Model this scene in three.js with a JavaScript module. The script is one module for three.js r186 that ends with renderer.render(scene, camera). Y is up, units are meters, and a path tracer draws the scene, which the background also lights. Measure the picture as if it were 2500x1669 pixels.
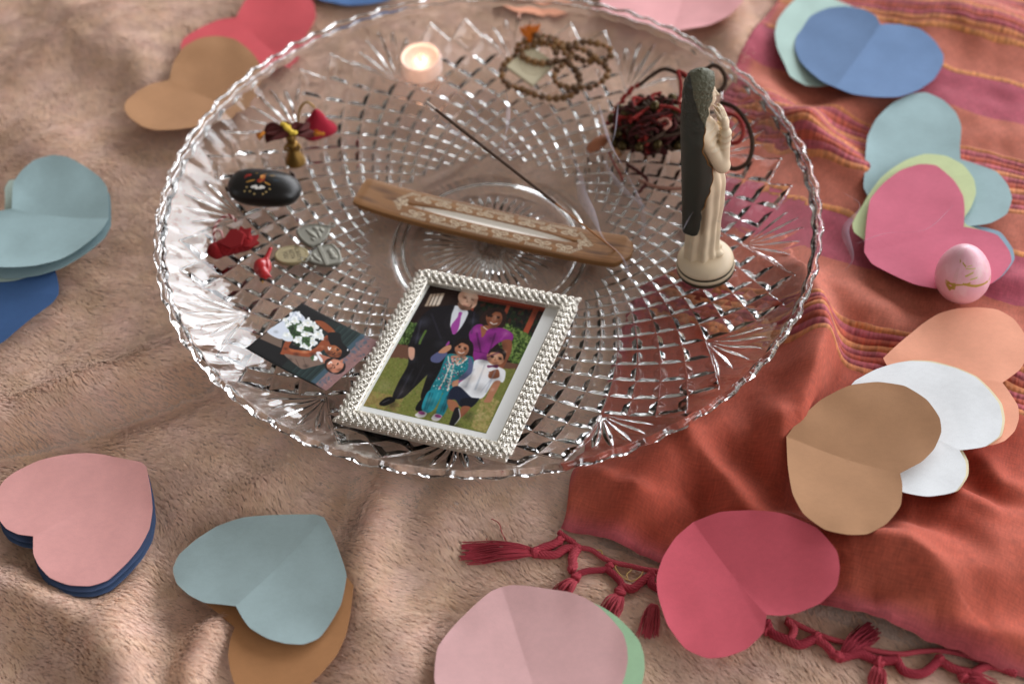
import * as THREE from 'three';
import { RectAreaLightUniformsLib } from 'three/addons/lights/RectAreaLightUniformsLib.js';
import { ImprovedNoise } from 'three/addons/math/ImprovedNoise.js';
import { mergeGeometries } from 'three/addons/utils/BufferGeometryUtils.js';
import { RoundedBoxGeometry } from 'three/addons/geometries/RoundedBoxGeometry.js';

// ---------------------------------------------------------------- camera, light, exposure
const V = (x, y, z) => new THREE.Vector3(x, y, z);
const scene = new THREE.Scene();
const renderer = new THREE.WebGLRenderer({ antialias: true });
renderer.toneMapping = THREE.LinearToneMapping;
renderer.toneMappingExposure = 1.2;
renderer.shadowMap.enabled = true;
const PITCH = 0.8892, ROLL = -0.0446, DIST = 1.151, AIM = V(0.015, 0, 0.1016);
const FOCAL = 3472, CX = 1250, CY = 834.5;                       // lens in pixels of a 2500 x 1669 frame
const eye = AIM.clone().add(V(0, Math.sin(PITCH), Math.cos(PITCH)).multiplyScalar(DIST));
const fwd = V(0, -Math.sin(PITCH), -Math.cos(PITCH));
const rightFlat = V(1, 0, 0), upFlat = rightFlat.clone().cross(fwd);
const camRight = rightFlat.clone().multiplyScalar(Math.cos(ROLL)).addScaledVector(upFlat, Math.sin(ROLL));
const camUp = upFlat.clone().multiplyScalar(Math.cos(ROLL)).addScaledVector(rightFlat, -Math.sin(ROLL));
const camera = new THREE.PerspectiveCamera(2 * Math.atan(834.5 / FOCAL) * 180 / Math.PI, 2500 / 1669, 0.05, 20);
camera.position.copy(eye);
camera.up.copy(camUp);
camera.lookAt(AIM);
camera.focus = 1.06;
camera.userData.fStop = 3.2;
// indoor light: tall bright windows along the right and behind, added dim fill panels at the left, and the dim warm room all round
scene.background = new THREE.Color().setRGB(0.20, 0.178, 0.16);
RectAreaLightUniformsLib.init();
function windowOrFill(name, at, to, w, h, color, power) {
  const l = new THREE.RectAreaLight(color, power, w, h);
  l.name = name; l.position.copy(at); l.lookAt(to); scene.add(l);
  return l;
}
for (const [azimuth, rise, w4, h4, gap, power] of [[20, 20, 0.9, 2.4, 0.1, 6.6], [52, 22, 1.05, 2.6, 0.1, 5.0], [87, 20, 1.05, 2.4, 0.1, 3.2], [122, 20, 1.05, 2.3, 0.1, 3.2], [-110, 14, 1.05, 1.5, 0.1, 1.3]]) {
  const w = w4 * 1.5, h = h4 * 1.5, a = azimuth * Math.PI / 180, e = rise * Math.PI / 180, out = V(Math.sin(a) * Math.cos(e), Math.sin(e), -Math.cos(a) * Math.cos(e)), across = V(Math.cos(a), 0, Math.sin(a));
  for (const s of [-1, 1]) { const off = across.clone().multiplyScalar(s * (w + gap) / 2); windowOrFill('window_or_added_fill', out.clone().multiplyScalar(6).add(off), off, w, h, new THREE.Color(0.94, 0.96, 1.0), power); }
}

// ---------------------------------------------------------------- small helpers
const { sin, cos, abs, min, max, sqrt, PI, floor, exp, atan2, hypot } = Math;
const clamp = (x, a = 0, b = 1) => x < a ? a : x > b ? b : x;
const lerp = (a, b, t) => a + (b - a) * t;
const smooth = (a, b, x) => { const t = clamp((x - a) / (b - a)); return t * t * (3 - 2 * t); };
function rng(seed) { let s = seed >>> 0; return () => { s = (s + 0x6d2b79f5) | 0; let t = Math.imul(s ^ (s >>> 15), 1 | s); t = (t + Math.imul(t ^ (t >>> 7), 61 | t)) ^ t; return ((t ^ (t >>> 14)) >>> 0) / 4294967296; }; }
const perlin = new ImprovedNoise();
const noise = (x, y, z = 0.37) => perlin.noise(x, y, z);
const fbm = (x, y, z = 0.37, n = 4) => { let a = 0, k = 1, f = 1; for (let i = 0; i < n; i++) { a += k * noise(x * f, y * f, z + i * 7.1); k *= 0.5; f *= 2.03; } return a; };
function srgb(r, g, b) { return new THREE.Color().setRGB(r / 255, g / 255, b / 255, THREE.SRGBColorSpace); }
const rayTo = (px, py) => fwd.clone().addScaledVector(camRight, (px - CX) / FOCAL).addScaledVector(camUp, -(py - CY) / FOCAL);
function at(px, py, y = 0) { const d = rayTo(px, py); return eye.clone().addScaledVector(d, (y - eye.y) / d.y); }      // the point at height y that shows there
function onPlane(px, py, y0, gx, gz) { const d = rayTo(px, py), t = (y0 + gx * eye.x + gz * eye.z - eye.y) / (d.y - gx * d.x - gz * d.z); return eye.clone().addScaledVector(d, t); }
function onHeight(px, py, f, off = 0) { let y = off, p; for (let i = 0; i < 8; i++) { p = at(px, py, y); y = f(p.x, p.z) + off; } p.y = y; return p; }
const names = {};
function numbered(n) { const k = (names[n] = (names[n] ?? -1) + 1); return k ? n + '_' + String(k).padStart(3, '0') : n; }
function tag(o, label, category, group, kind) { o.userData.label = label; if (category) o.userData.category = category; if (group) o.userData.group = group; if (kind) o.userData.kind = kind; return o; }
function thing(name, label, category, group) { const g = new THREE.Group(); g.name = numbered(name); scene.add(g); return tag(g, label, category, group); }
function part(name, geo, mat, parent) { const m = new THREE.Mesh(geo, mat); m.name = name; m.castShadow = m.receiveShadow = true; parent.add(m); return m; }
function solo(name, geo, mat, label, category, group, kind) { const m = part(numbered(name), geo, mat, scene); return tag(m, label, category, group, kind); }
function std(color, roughness = 0.8, more = {}) { return new THREE.MeshStandardMaterial({ color, roughness, ...more }); }
function phys(color, roughness, more = {}) { return new THREE.MeshPhysicalMaterial({ color, roughness, ...more }); }
function dataTex(w, h, f, isColor = true) {
  const d = new Uint8Array(w * h * 4);
  for (let y = 0; y < h; y++) for (let x = 0; x < w; x++) { const c = f(x / w, y / h, x, y), i = (y * w + x) * 4; d[i] = clamp(c[0]) * 255; d[i + 1] = clamp(c[1]) * 255; d[i + 2] = clamp(c[2]) * 255; d[i + 3] = 255; }
  const t = new THREE.DataTexture(d, w, h); t.magFilter = t.minFilter = THREE.LinearFilter; t.wrapS = t.wrapT = THREE.RepeatWrapping;
  if (isColor) t.colorSpace = THREE.SRGBColorSpace; t.needsUpdate = true; return t;
}
function canvasTex(w, h, draw, isColor = true) {
  const c = document.createElement('canvas'); c.width = w; c.height = h; draw(c.getContext('2d'), w, h);
  const t = new THREE.CanvasTexture(c); if (isColor) t.colorSpace = THREE.SRGBColorSpace; t.magFilter = THREE.LinearFilter; return t;
}
function meshFrom(pos, idx, uv) {
  const g = new THREE.BufferGeometry();
  g.setAttribute('position', new THREE.BufferAttribute(pos instanceof Float32Array ? pos : new Float32Array(pos), 3));
  if (uv) g.setAttribute('uv', new THREE.BufferAttribute(uv instanceof Float32Array ? uv : new Float32Array(uv), 2));
  g.setIndex(new THREE.BufferAttribute(idx instanceof Uint32Array ? idx : new Uint32Array(idx), 1));
  g.computeVertexNormals(); return g;
}
function move(g, x = 0, y = 0, z = 0) { g.translate(x, y, z); return g; }
function ball(c, rx, ry = rx, rz = rx, seg = 14) { const g = new THREE.SphereGeometry(1, seg, Math.max(6, (seg * 0.7) | 0)); g.scale(rx, ry, rz); g.translate(c.x, c.y, c.z); return g; }
function tube(pts, r, seg = 40, rad = 6, closed = false) { return new THREE.TubeGeometry(new THREE.CatmullRomCurve3(pts, closed, 'centripetal'), seg, r, rad, closed); }
function lathe(prof, seg = 48) { return new THREE.LatheGeometry(prof.map(([r, y]) => new THREE.Vector2(r, y)), seg); }
const merge = (list) => mergeGeometries(list.map((g) => { const n = g.index ? g.toNonIndexed() : g; for (const k of Object.keys(n.attributes)) if (!['position', 'normal', 'uv'].includes(k)) n.deleteAttribute(k); return n; }));
// a closed surface where f(x, y, z) = 0 (f < 0 inside), meshed with surface nets
function skin(f, lo, hi, cell) {
  const nx = Math.ceil((hi[0] - lo[0]) / cell) + 1, ny = Math.ceil((hi[1] - lo[1]) / cell) + 1, nz = Math.ceil((hi[2] - lo[2]) / cell) + 1;
  const v = new Float32Array(nx * ny * nz), id = new Int32Array(nx * ny * nz).fill(-1), pos = [], nor = [], idx = [], I = (i, j, k) => i + nx * (j + ny * k);
  for (let k = 0; k < nz; k++) for (let j = 0; j < ny; j++) for (let i = 0; i < nx; i++) v[I(i, j, k)] = f(lo[0] + i * cell, lo[1] + j * cell, lo[2] + k * cell);
  const E = [[0, 1], [2, 3], [4, 5], [6, 7], [0, 2], [1, 3], [4, 6], [5, 7], [0, 4], [1, 5], [2, 6], [3, 7]];
  for (let k = 0; k < nz - 1; k++) for (let j = 0; j < ny - 1; j++) for (let i = 0; i < nx - 1; i++) {
    const c = []; let neg = 0;
    for (let n = 0; n < 8; n++) { const q = v[I(i + (n & 1), j + (n >> 1 & 1), k + (n >> 2))]; c.push(q); neg += q < 0; }
    if (!neg || neg === 8) continue;
    let x = 0, y = 0, z = 0, m = 0;
    for (const [a, b] of E) if ((c[a] < 0) !== (c[b] < 0)) { const t = c[a] / (c[a] - c[b]); x += lerp(a & 1, b & 1, t); y += lerp(a >> 1 & 1, b >> 1 & 1, t); z += lerp(a >> 2, b >> 2, t); m++; }
    const X = lo[0] + (i + x / m) * cell, Y = lo[1] + (j + y / m) * cell, Z = lo[2] + (k + z / m) * cell, e = cell * 0.5;
    id[I(i, j, k)] = pos.length / 3; pos.push(X, Y, Z);
    const n = V(f(X + e, Y, Z) - f(X - e, Y, Z), f(X, Y + e, Z) - f(X, Y - e, Z), f(X, Y, Z + e) - f(X, Y, Z - e)).normalize(); nor.push(n.x, n.y, n.z);
  }
  const quad = (a, b, c, d, flip) => flip ? idx.push(a, c, b, a, d, c) : idx.push(a, b, c, a, c, d);
  for (let k = 1; k < nz - 1; k++) for (let j = 1; j < ny - 1; j++) for (let i = 1; i < nx - 1; i++) {
    const s = v[I(i, j, k)] < 0;
    if (s !== v[I(i + 1, j, k)] < 0) quad(id[I(i, j - 1, k - 1)], id[I(i, j, k - 1)], id[I(i, j, k)], id[I(i, j - 1, k)], !s);
    if (s !== v[I(i, j + 1, k)] < 0) quad(id[I(i - 1, j, k - 1)], id[I(i - 1, j, k)], id[I(i, j, k)], id[I(i, j, k - 1)], !s);
    if (s !== v[I(i, j, k + 1)] < 0) quad(id[I(i - 1, j - 1, k)], id[I(i, j - 1, k)], id[I(i, j, k)], id[I(i - 1, j, k)], !s);
  }
  const g = new THREE.BufferGeometry();
  g.setAttribute('position', new THREE.Float32BufferAttribute(pos, 3)); g.setAttribute('normal', new THREE.Float32BufferAttribute(nor, 3)); g.setIndex(idx);
  g.setAttribute('uv', new THREE.Float32BufferAttribute(pos.flatMap((_, i) => i % 3 ? [] : [pos[i] * 20 + pos[i + 2] * 11, pos[i + 1] * 20]), 2));
  return g;
}
const capsule = (x, y, z, a, b, ra, rb = ra) => {
  const bx = b[0] - a[0], by = b[1] - a[1], bz = b[2] - a[2], t = clamp(((x - a[0]) * bx + (y - a[1]) * by + (z - a[2]) * bz) / (bx * bx + by * by + bz * bz));
  return hypot(x - a[0] - t * bx, y - a[1] - t * by, z - a[2] - t * bz) - lerp(ra, rb, t);
};
const egg3 = (x, y, z, c, r) => { const k = hypot((x - c[0]) / r[0], (y - c[1]) / r[1], (z - c[2]) / r[2]); return (k - 1) * min(r[0], r[1], r[2]); };
const smin = (a, b, k) => { const h = clamp(0.5 + 0.5 * (b - a) / k); return lerp(b, a, h) - k * h * (1 - h); };
// ---------------------------------------------------------------- the platter's profile (needed by the ground below it)
const DISH_R = 0.272, DISH_H = 0.063, FLOOR_Y = 0.0105;
const dishTable = (() => {
  const n = 600, t = new Float64Array(n + 1); let y = 0;
  for (let i = 0; i <= n; i++) { const r = i / n * 0.3, s = 0.16 * smooth(0.085, 0.13, r) + 0.62 * smooth(0.196, 0.262, r); t[i] = y; y += s * 0.3 / n; }
  const k = (DISH_H - 0.002 - FLOOR_Y) / t[Math.round(DISH_R / 0.3 * n)];
  return t.map((q) => FLOOR_Y + q * k);
})();
function dishTop(r) { const x = clamp(r / 0.3) * 600, i = min(599, floor(x)); return lerp(dishTable[i], dishTable[i + 1], x - i); }
const dishAt = (x, z) => dishTop(hypot(x, z));

// ---------------------------------------------------------------- blanket and shawl as height fields
function segDist(x, z, pts) {                                     // signed distance to a polyline and how far along it
  let best = 1e9, side = 0, along = 0;
  for (let i = 0; i + 1 < pts.length; i++) {
    const ax = pts[i].x, az = pts[i].z, bx = pts[i + 1].x - ax, bz = pts[i + 1].z - az, L = bx * bx + bz * bz;
    const t = clamp(((x - ax) * bx + (z - az) * bz) / L), dx = x - ax - t * bx, dz = z - az - t * bz, d = hypot(dx, dz);
    if (d < best) { best = d; side = bx * dz - bz * dx > 0 ? 1 : -1; along = (i + t) / (pts.length - 1); }
  }
  return [best * side, along];
}
const fold = (px, amp, wl, wr = wl) => ({ pts: px.map(([x, y]) => at(x, y, 0.004)), amp, wl, wr });
function folds(list, x, z) {
  let h = 0;
  for (const f of list) {
    const [d, s] = segDist(x, z, f.pts), w = d < 0 ? f.wl : f.wr;
    if (abs(d) < 3.2 * w) h += 2.0 * f.amp * exp(-(d * d) / (w * w)) * (0.35 + 0.65 * sin(PI * clamp(0.08 + 0.84 * s)));
  }
  return h;
}
const blanketFolds = [
  fold([[-120, 1040], [40, 995], [180, 955], [330, 905], [470, 858], [620, 800], [760, 730]], 0.009, 0.040, 0.016),
  fold([[-120, 1095], [40, 1050], [180, 1010], [330, 958], [470, 906], [600, 850], [700, 800]], 0.0125, 0.022, 0.0075),
  fold([[-120, 1130], [40, 1085], [180, 1045], [330, 990], [470, 938], [580, 890]], -0.005, 0.006, 0.018),
  fold([[-60, 1430], [60, 1465], [150, 1510], [220, 1570], [260, 1640], [270, 1760]], 0.013, 0.022, 0.014),
  fold([[330, 1400], [300, 1500], [330, 1600], [340, 1760]], 0.011, 0.016, 0.020),
  fold([[560, 1500], [510, 1560], [470, 1640], [450, 1760]], 0.011, 0.018, 0.016),
  fold([[940, 1180], [905, 1270], [880, 1360], [900, 1480], [890, 1700]], 0.010, 0.020, 0.026),
  fold([[860, 1180], [840, 1280], [830, 1340]], -0.006, 0.014),
  fold([[700, 1130], [640, 1190], [560, 1230]], 0.005, 0.024),
  fold([[1010, 1500], [990, 1580], [1000, 1700]], 0.007, 0.02),
  fold([[1100, 1215], [1060, 1290], [1000, 1350]], 0.005, 0.022),
  fold([[-100, 300], [80, 330], [200, 420], [240, 560]], 0.007, 0.05),
  fold([[60, 160], [190, 110], [330, 150], [380, 230]], 0.010, 0.035, 0.028),
  fold([[150, 20], [300, 60], [420, 60]], 0.008, 0.03),
  fold([[-80, 860], [60, 800], [200, 740]], 0.005, 0.04),
  fold([[1750, 0], [1790, 90], [1780, 170]], 0.010, 0.03),
  fold([[1010, 500], [1080, 460], [1160, 420], [1230, 360]], 0.006, 0.014, 0.02),
];
function blanketRaw(x, z) {
  return folds(blanketFolds, x, z) + 0.006 * fbm(x * 5.1 + 3, z * 5.1, 1.2, 3) + 0.0022 * noise(x * 23, z * 23, 4.4) + 0.0011 * noise(x * 55, z * 55, 2.2);
}
function underDish(h, x, z, gap) {                                // what lies under the platter is pressed down by it
  const r = hypot(x, z); if (r > 0.27) return h;
  const roof = r < 0.068 ? 0.0012 : r < 0.086 ? -0.0032 : dishTop(r) - 0.0105 + 0.3 * max(0, r - 0.22);
  return min(h, roof - gap);
}
const blanketAt = (x, z) => underDish(blanketRaw(x, z), x, z, 0.0012);
// the shawl: u runs along its fringed edge, v away from it
const SH0 = at(1375, 1295, 0.006), SHE = (() => { const e = at(2500, 1650, 0.006).sub(SH0); e.y = 0; return e.normalize(); })(), SHN = V(SHE.z, 0, -SHE.x);
const shawlUV = (x, z) => { const dx = x - SH0.x, dz = z - SH0.z; return [dx * SHE.x + dz * SHE.z, dx * SHN.x + dz * SHN.z]; };
const shawlLeft = (v) => -0.012 * smooth(0, 0.05, v) - 0.002 + 0.006 * sin(v * 21) + 0.02 * exp(-(((v - 0.285) / 0.03) ** 2)) ;
const shawlFolds = [
  fold([[1960, 700], [1990, 790], [2000, 880], [1975, 960], [1950, 1050], [1935, 1130]], 0.022, 0.013, 0.024),
  fold([[1420, 1215], [1520, 1185], [1640, 1125], [1760, 1090], [1880, 1090]], 0.011, 0.02, 0.018),
  fold([[1480, 1330], [1560, 1250], [1640, 1190], [1700, 1180]], 0.008, 0.016),
  fold([[1790, 1190], [1850, 1300], [1960, 1370], [2100, 1390]], 0.010, 0.02),
  fold([[2080, 1400], [2200, 1400], [2330, 1430], [2520, 1420]], 0.013, 0.024, 0.018),
  fold([[2000, 1480], [2130, 1530], [2260, 1500], [2400, 1520]], 0.009, 0.022),
  fold([[2230, 1270], [2330, 1290], [2420, 1340], [2560, 1350]], 0.009, 0.02),
  fold([[2150, 1310], [2220, 1350], [2300, 1370]], 0.007, 0.014),
  fold([[1850, 240], [1900, 300], [1990, 360], [2100, 420]], 0.010, 0.02),
  fold([[2080, 260], [2000, 300], [1960, 340]], 0.006, 0.016),
  fold([[2020, 700], [2120, 770], [2200, 830]], 0.005, 0.02),
  fold([[1620, 1060], [1740, 1010], [1850, 930]], 0.008, 0.024),
  fold([[2250, 20], [2380, 60], [2500, 90]], 0.008, 0.03),
  fold([[1430, 1180], [1500, 1230], [1590, 1260], [1660, 1250]], 0.006, 0.010, 0.014),
  fold([[1640, 1080], [1690, 1150], [1760, 1210], [1810, 1290]], 0.007, 0.012, 0.010),
  fold([[1850, 1010], [1880, 1100], [1890, 1200]], 0.006, 0.012),
  fold([[1930, 1300], [2050, 1330], [2180, 1390], [2300, 1480]], 0.007, 0.011, 0.014),
  fold([[2250, 1180], [2340, 1240], [2420, 1280], [2540, 1280]], 0.007, 0.012),
  fold([[2380, 1120], [2440, 1200], [2520, 1220]], 0.006, 0.012),
  fold([[2300, 1560], [2400, 1580], [2540, 1570]], 0.006, 0.012),
  fold([[2280, 640], [2400, 690], [2520, 700]], 0.004, 0.012),
];
function shawlRaw(x, z) {
  const [u, v] = shawlUV(x, z);
  return blanketRaw(x, z) * 0.75 + 0.0065 + 1.05 * folds(shawlFolds, x, z) + 0.0025 * fbm(u * 9, v * 14, 3.3, 3) + 0.0012 * noise(u * 60, v * 38, 1.7);
}
const shawlAt = (x, z) => max(underDish(shawlRaw(x, z), x, z, 0.0005), blanketAt(x, z) + 0.0022);
const onShawl = (x, z) => { const [u, v] = shawlUV(x, z); return v > 0 && u > shawlLeft(v); };
const PILE = 0.0025;
const groundAt = (x, z) => onShawl(x, z) ? shawlAt(x, z) + 0.0006 : blanketAt(x, z) + PILE;

// ---------------------------------------------------------------- blanket
function sheet(x0, x1, z0, z1, step, f, uvk) {
  const nx = Math.round((x1 - x0) / step), nz = Math.round((z1 - z0) / step), pos = new Float32Array((nx + 1) * (nz + 1) * 3), uv = new Float32Array((nx + 1) * (nz + 1) * 2), idx = new Uint32Array(nx * nz * 6);
  for (let j = 0, n = 0; j <= nz; j++) for (let i = 0; i <= nx; i++, n++) { const p = f(x0 + i * step, z0 + j * step); pos.set([p.x, p.y, p.z], n * 3); uv.set([p.x * uvk, p.z * uvk], n * 2); }
  for (let j = 0, n = 0; j < nz; j++) for (let i = 0; i < nx; i++) { const a = j * (nx + 1) + i; idx.set([a, a + nx + 1, a + 1, a + 1, a + nx + 1, a + nx + 2], n); n += 6; }
  return meshFrom(pos, idx, uv);
}
{
  const tex = dataTex(1024, 1024, (u, v) => {
    const p = (s, z) => { const a = u * 2 * PI, b = v * 2 * PI; return fbm(cos(a) * s + 9, sin(a) * s + z, cos(b) * s * 0.9 + sin(b) * 3.1 * s * 0.3, 2); };
    const k = 0.5 * p(3, 2), q = noise(u * 260, v * 120, 5) * 0.09 + noise(u * 500, v * 260, 8) * 0.06, s = 1 + 0.10 * k + q;
    return [0.90 * s, 0.79 * s * (1 - 0.02 * k), 0.73 * s * (1 - 0.05 * k)];
  });
  const bump = dataTex(512, 512, (u, v) => { const b = 0.5 + 0.4 * noise(u * 110, v * 60, 3) + 0.3 * noise(u * 220, v * 130, 9); return [b, b, b]; }, false);
  const cloth = std(new THREE.Color(0.80, 0.78, 0.76), 1, { map: tex, bumpMap: bump, bumpScale: 0.0008 });
  cloth.name = 'plush';
  const g = sheet(-0.95, 0.95, -0.8, 0.7, 0.004, (x, z) => V(x, blanketAt(x, z), z), 1 / 0.33);
  const b = solo('blanket', g, cloth, 'beige plush blanket spread under the glass platter and paper hearts', 'blanket', null, 'structure');
  // the pile: short tufts lying over towards the front right
  const R = rng(11), N = 560000, blade = (() => {
    const pos = [], idx = [], w = 0.00042, L = 0.0072;
    for (const [t, k] of [[0, 1], [0.45, 0.85], [1, 0.12]]) { const y = 0.0017 * sin(t * 1.9), f = L * t * (0.55 + 0.45 * t); pos.push(-w * k, y, f, w * k, y, f); }
    for (let i = 0; i < 2; i++) { const a = i * 2; idx.push(a, a + 2, a + 1, a + 1, a + 2, a + 3); }
    const g = meshFrom(pos, idx), nn = g.attributes.normal; for (let i = 0; i < nn.count; i++) nn.setXYZ(i, 0, 1, 0); return g;
  })();
  const hair = phys(0xffffff, 1, { specularIntensity: 0.3 }); hair.name = 'pile';
  const tufts = new THREE.InstancedMesh(blade, hair, N), M = new THREE.Matrix4(), C = new THREE.Color(), Q = new THREE.Quaternion(), S = V(1, 1, 1), U = V(0, 1, 0), Qn = new THREE.Quaternion();
  let n = 0;
  while (n < N) {
    const x = -0.70 + R() * 1.36, z = -0.52 + R() * 1.02;
    if (abs(x) > 0.36 + (0.5 - z) * 0.36) continue;
    if (onShawl(x, z)) { const [u] = shawlUV(x, z); if (u > shawlLeft(0.1) + 0.03) { if (n++ > N) break; n--; if (R() < 0.93) continue; } }
    const r = hypot(x, z); if (r < 0.1 && R() < 0.4) continue;
    const e = 0.004, y = blanketAt(x, z), nx = (blanketAt(x - e, z) - blanketAt(x + e, z)) / (2 * e), nz = (blanketAt(x, z - e) - blanketAt(x, z + e)) / (2 * e);
    const clump = noise(x * 34, z * 34, 6.1) + 0.5 * noise(x * 110, z * 110, 3.1), big = fbm(x * 9, z * 9, 8.8, 2);
    Q.setFromAxisAngle(U, 0.85 + 0.8 * big + 0.35 * clump + (R() - 0.5) * 0.5);
    Qn.setFromUnitVectors(U, V(nx, 1, nz).normalize());
    const k = 0.72 + R() * 0.5 + 0.25 * noise(x * 160, z * 160, 2.2), press = r < 0.27 ? 0.55 : 1;
    S.set(1 + R() * 0.5, k * press, k);
    M.compose(V(x, y - 0.0004, z), Qn.multiply(Q), S);
    tufts.setMatrixAt(n, M);
    const t = 0.90 + 0.16 * R() + 0.10 * noise(x * 40, z * 40, 1.1) + 0.06 * big;
    C.setRGB(0.81 * t, 0.55 * t * (1 + 0.03 * R()), 0.425 * t * (1 + 0.10 * clump)); tufts.setColorAt(n, C);
    n++;
  }
  tufts.name = 'pile'; tufts.userData.kind = 'stuff'; tufts.castShadow = tufts.receiveShadow = true;
  b.add(tufts);
}
// ---------------------------------------------------------------- the striped shawl with its knotted fringe
const shawl = thing('shawl', 'rust red woven shawl with ribbed stripes and knotted tassel fringe, under the platter', 'shawl');
{
  const U1 = 0.56, V1 = 1.0, W = 1024, H = 2048;
  const rust = [0.72, 0.295, 0.205], coral = [0.775, 0.435, 0.35], magenta = [0.71, 0.315, 0.385], gold = [0.87, 0.56, 0.33];
  const mix = (a, b, t) => [0, 1, 2].map((i) => lerp(a[i], b[i], t));
  const ribbed = (q) => {                                        // q in ribs: a run of fine cords in magenta, rust and gold
    const k = floor(q) % 7, f = q - floor(q), c = [gold, magenta, rust, magenta, gold, rust, magenta][(k + 7) % 7];
    return [mix(c, coral, 0.25), sin(PI * f)];
  };
  const bands = (v, u) => {
    const w = v + 0.0016 * sin(u * 95 + 3 * sin(v * 40)) + 0.0012 * noise(u * 60, v * 20, 3) + 0.003 * noise(u * 9, v * 3, 7);
    const inside = (a, b) => w > a && w < b;
    for (const [a, b] of [[0.215, 0.262], [0.43, 0.50], [0.655, 0.74], [0.86, 0.93]]) if (inside(a, b)) { const [c, r] = ribbed((w - a) / 0.0060); return [c, 0.35 + 0.65 * r, true]; }
    for (const g of [0.3835, 0.5995, 0.6495]) if (abs(w - g) < 0.0032) return [gold, 0.4 + 0.6 * cos((w - g) / 0.0032 * 1.4), true];
    if (inside(0.326, 0.386) || inside(0.545, 0.603) || inside(0.78, 0.84)) return [magenta, 0.3, false];
    if (w < 0.215) return [mix(rust, coral, 0.25 + 0.5 * fbm(u * 6, v * 6, 2)), 0.3, false];
    return [coral, 0.3, false];
  };
  const bumpRow = new Float32Array(W * H);
  const tex = dataTex(W, H, (s, t, ix, iy) => {
    const u = s * U1 - 0.03, v = t * V1, [c, h, rib] = bands(v, u);
    const thread = 0.93 + 0.10 * noise(ix * 0.5, iy * 0.08, 2) + 0.09 * noise(ix * 0.06, iy * 0.5, 5) + 0.05 * (((ix + iy) & 1) - 0.5);
    bumpRow[iy * W + ix] = rib ? h * (0.75 + 0.35 * noise(u * 420, v * 60, 1)) : 0.3 + 0.05 * noise(ix * 0.5, iy * 0.5, 4);
    const edge = v < 0.02 ? smooth(0.02, 0.0, v) : u < -0.002 ? smooth(-0.002, -0.012, u) : 0, q = mix(c, magenta, 0.75 * edge), k = thread * (rib ? 0.98 + 0.2 * noise(u * 300, v * 90, 9) : 1) ;
    return [q[0] * k, q[1] * k, q[2] * k];
  });
  const bump = dataTex(W, H, (s, t, ix, iy) => { const b = bumpRow[iy * W + ix]; return [b, b, b]; }, false);
  const weave = phys(0xffffff, 0.85, { sheen: 0.3, sheenColor: new THREE.Color(1, 0.72, 0.66), sheenRoughness: 0.45, map: tex, bumpMap: bump, bumpScale: 0.0016 }); weave.name = 'woven_cotton'; weave.side = THREE.DoubleSide;
  const nu = 230, nv = 420, pos = [], uv = [], idx = [];
  for (let j = 0; j <= nv; j++) for (let i = 0; i <= nu; i++) {
    const v = j / nv * V1, ul = shawlLeft(v), u = ul + (i / nu) ** 1.05 * (U1 - 0.04 - ul) , wob = v < 0.02 ? 0.0016 * noise(u * 90, 3, 1) * smooth(0.02, 0, v) : 0;
    const x = SH0.x + SHE.x * u + SHN.x * (v + wob), z = SH0.z + SHE.z * u + SHN.z * (v + wob);
    let y = shawlAt(x, z); if (i === 0 || j === 0) y = max(y - 0.0015, blanketAt(x, z) + 0.0012);
    pos.push(x, y, z); uv.push((u + 0.03) / U1, v / V1);
  }
  for (let j = 0; j < nv; j++) for (let i = 0; i < nu; i++) { const a = j * (nu + 1) + i; idx.push(a, a + 1, a + nu + 1, a + 1, a + nu + 2, a + nu + 1); }
  part('cloth', meshFrom(pos, idx, uv), weave, shawl);

  // fringe: twisted cords between knots, and tassels of loose threads
  const R = rng(77), cotton = [std(srgb(172, 58, 72), 0.95), std(srgb(156, 46, 62), 0.95), std(srgb(184, 72, 84), 0.95)];
  const onPx = ([x, y, h = 0.003]) => onHeight(x, y, blanketAt, PILE * 0.6 + h);
  function cord(px, r = 0.0026) { r *= 0.78;                                  // three plies twisted round one another
    const c = new THREE.CatmullRomCurve3(px.map(onPx)), L = c.getLength(), n = Math.ceil(L / 0.0012), list = [];
    const fr = c.computeFrenetFrames(n, false);
    for (let p = 0; p < 7; p++) {
      const pts = [];
      for (let i = 0; i <= n; i++) { const a = i * 0.0012 * 330 + p * PI / 3.5, q = c.getPointAt(i / n); pts.push(q.addScaledVector(fr.normals[i], cos(a) * r * 0.66).addScaledVector(fr.binormals[i], sin(a) * r * 0.62)); }
      list.push(tube(pts, r * 0.36, n, 5));
    }
    part('cord', merge(list), cotton[floor(R() * 3)], shawl);
  }
  function knot(px, r = 0.0036) { r *= 0.85;
    const p = onPx(px), list = [ball(p, r * 0.8)];
    for (let k = 0; k < 6; k++) { const a = R() * PI, e = V(cos(a), 0.6 * sin(a * 3), sin(a)).normalize(), t = new THREE.TorusGeometry(r * 0.75, r * 0.34, 6, 18); t.lookAt(e); t.translate(p.x + (R() - 0.5) * r * 0.5, p.y + (R() - 0.5) * r * 0.4, p.z + (R() - 0.5) * r * 0.5); list.push(t); }
    part('knot', merge(list), cotton[0], shawl);
  }
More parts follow.
